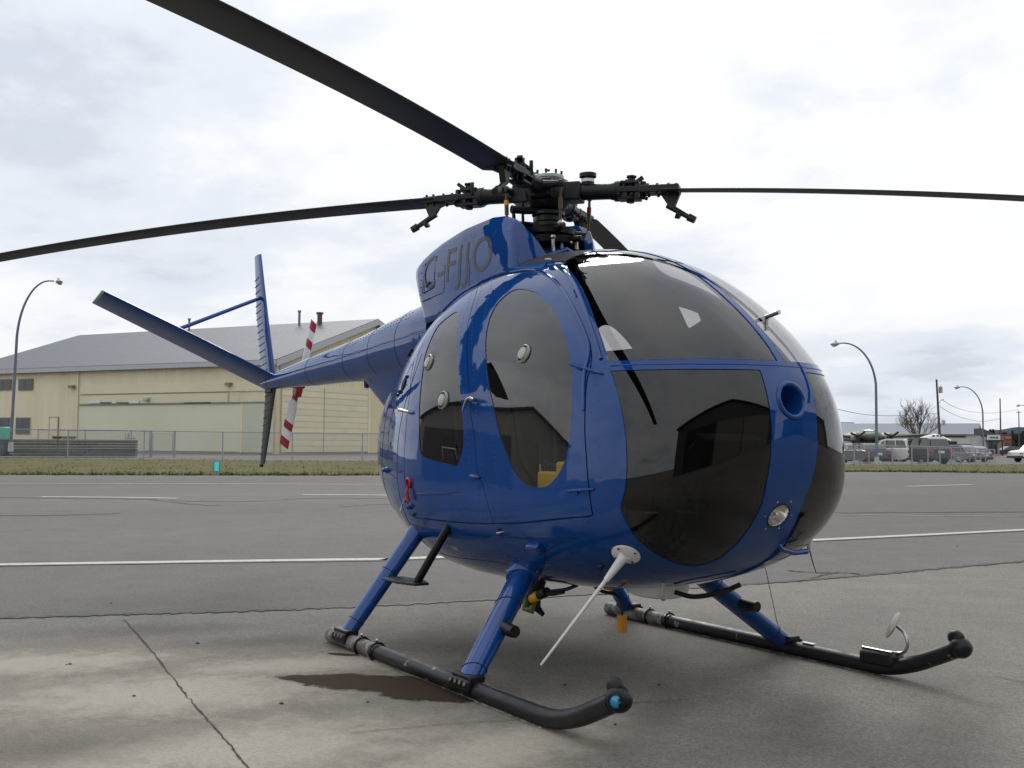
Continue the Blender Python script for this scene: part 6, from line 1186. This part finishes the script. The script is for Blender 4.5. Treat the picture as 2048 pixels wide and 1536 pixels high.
# ------------------------------------------------------------------ far conifers and hills
CON = [mat('conifer_%d' % i, c, .95, 0, 0, .35, 1.2) for i, c in enumerate(((.028, .042, .036), (.036, .050, .046), (.022, .034, .032)))]
def conifer_mesh(seed):
    r_ = random.Random(seed); g = MB(); g2 = MB(); g2.cyl((0, 0, 0), (0, 0, .3), .03, .025, 6)
    for k in range(420):
        h = r_.uniform(.10, 1.0)**.9; w = .21*(1-h)**.8+.008; a = r_.uniform(0, 6.28); rr = w*r_.uniform(.35, 1.1); p = np.array([math.cos(a)*rr, math.sin(a)*rr, h-.03]); s_ = r_.uniform(.02, .05); d1 = np.array([math.cos(a), math.sin(a), -.5])*s_*1.5; d2 = np.array([-math.sin(a), math.cos(a), 0])*s_; g.add([p-d1*.4+d2, p-d1*.4-d2, p+d1], [(0, 1, 2)])
    return g.mesh('crown'), g2.mesh('trunk')
CM = [conifer_mesh(i) for i in range(4)]
rs = random.Random(11)
def conifer(px, dep, H, i, where):
    q = CP(px, dep, -.6); r_ = empty('conifer_tree', tuple(q), rs.uniform(0, 6.28)); tag(r_, 'dark far conifer in the tree line '+where, 'tree', 'far conifers '+where)
    for me, nm_, m_ in ((CM[i % 4][0], 'crown', CON[i % 3]), (CM[i % 4][1], 'trunk', BARK)):
        o = bpy.data.objects.new(nm_, me); COL.objects.link(o); o.parent = r_; o.scale = (H*rs.uniform(1.0, 1.5),)*2+(H,)
        if not me.materials: me.materials.append(m_)
i = 0
for px in np.concatenate([np.arange(1966, 2080, 5.0), [1981, 1986, 1999]]):
    top = 862+rs.uniform(-5, 7) if px > 2014 else 866+rs.uniform(-4, 8)
    if px in (1981, 1986, 1999): top = 857+rs.uniform(-1, 2)
    dep = rs.uniform(330, 420); conifer(px+rs.uniform(-2, 2), dep, pixz(px, top, dep)+.6, i, 'at the right picture edge' if px > 2014 else 'behind the shop'); i += 1
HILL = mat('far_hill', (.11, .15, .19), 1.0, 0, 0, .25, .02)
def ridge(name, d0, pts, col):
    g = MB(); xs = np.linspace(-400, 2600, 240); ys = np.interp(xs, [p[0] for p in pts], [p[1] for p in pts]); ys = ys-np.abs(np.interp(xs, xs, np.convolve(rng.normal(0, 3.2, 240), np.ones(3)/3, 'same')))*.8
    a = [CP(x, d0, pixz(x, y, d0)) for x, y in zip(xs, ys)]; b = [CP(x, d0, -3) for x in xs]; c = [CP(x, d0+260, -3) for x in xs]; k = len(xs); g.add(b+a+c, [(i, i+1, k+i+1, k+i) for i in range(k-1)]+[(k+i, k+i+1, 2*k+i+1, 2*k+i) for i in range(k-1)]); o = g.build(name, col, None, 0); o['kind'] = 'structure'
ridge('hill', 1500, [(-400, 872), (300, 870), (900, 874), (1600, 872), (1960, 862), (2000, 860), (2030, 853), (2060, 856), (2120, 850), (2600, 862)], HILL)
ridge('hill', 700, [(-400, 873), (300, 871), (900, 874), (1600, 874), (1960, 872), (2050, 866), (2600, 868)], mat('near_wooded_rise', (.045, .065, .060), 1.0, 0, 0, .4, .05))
# ------------------------------------------------------------------ hangars behind the viewer, seen only as reflections
def back_hangar(center, yaw, Wd, Dp, E_, R_h, label, wallc, k_=1.0):
    r_ = empty('dark_hangar', tuple(center)); r_.rotation_euler = (0, 0, yaw); tag(r_, label, 'hangar', 'hangars mirrored in the glass'); wm = mat('mirrored_hangar_wall', wallc, .7, 0, 0, .06, .3); rm = mat('mirrored_hangar_roof', (.06, .06, .065), .7)
    MB().add([(-Wd/2, 0, 0), (Wd/2, 0, 0), (Wd/2, 0, E_), (0, 0, R_h), (-Wd/2, 0, E_)], [(0, 1, 2, 3, 4)]).build('gable_wall', wm, r_, 0); g = MB()
    for s_ in (-1, 1): g.quad((s_*Wd/2, 0, 0), (s_*Wd/2, -Dp, 0), (s_*Wd/2, -Dp, E_), (s_*Wd/2, 0, E_))
    g.build('side_walls', wm, r_, 0)
    for s_ in (-1, 1): MB().prism([(s_*(Wd/2+.4), .5, E_-.2), (s_*(Wd/2+.4), -Dp, E_-.2), (0, -Dp, R_h+.1), (0, .5, R_h+.1)], (0, 0, 0), (0, 0, .25)).build('roof', rm, r_, 0)
    for x0, x1, m_ in ((-Wd*.40, -Wd*.14, mat('open_bay_dark', (.02+.10*(k_-1),)*3, .9)), (-Wd*.13, Wd*.10, mat('pale_bay_door', (.17*k_, .165*k_, .15*k_), .7)), (Wd*.11, Wd*.40, mat('pale_bay_door2', (.20*k_, .195*k_, .18*k_), .7))): MB().box(((x0+x1)/2, .08, E_*.42), (x1-x0, .1, E_*.84)).build('bay_door', m_, r_, 0)
c1 = W(8, -9); back_hangar(c1, math.atan2(fh[1], fh[0])-math.pi/2+.25, 26, 24, 6.5, 9.5, 'dark gabled hangar mirrored in the lower windshield pane', (.07, .07, .066))
c2 = W(-27, 16); dv2 = -c2; back_hangar(c2, math.atan2(dv2[1], dv2[0])-math.pi/2+.15, 18, 16, 5.0, 7.6, 'dark gabled hangar mirrored low in the front door window', (.42, .40, .37), 2.3)
c3 = W(42, 4); back_hangar(c3, math.atan2(fh[1], fh[0])-math.pi/2+1.5, 30, 20, 6, 9, 'dark hangar mirrored at the far edge of the nose', (.10, .10, .095))
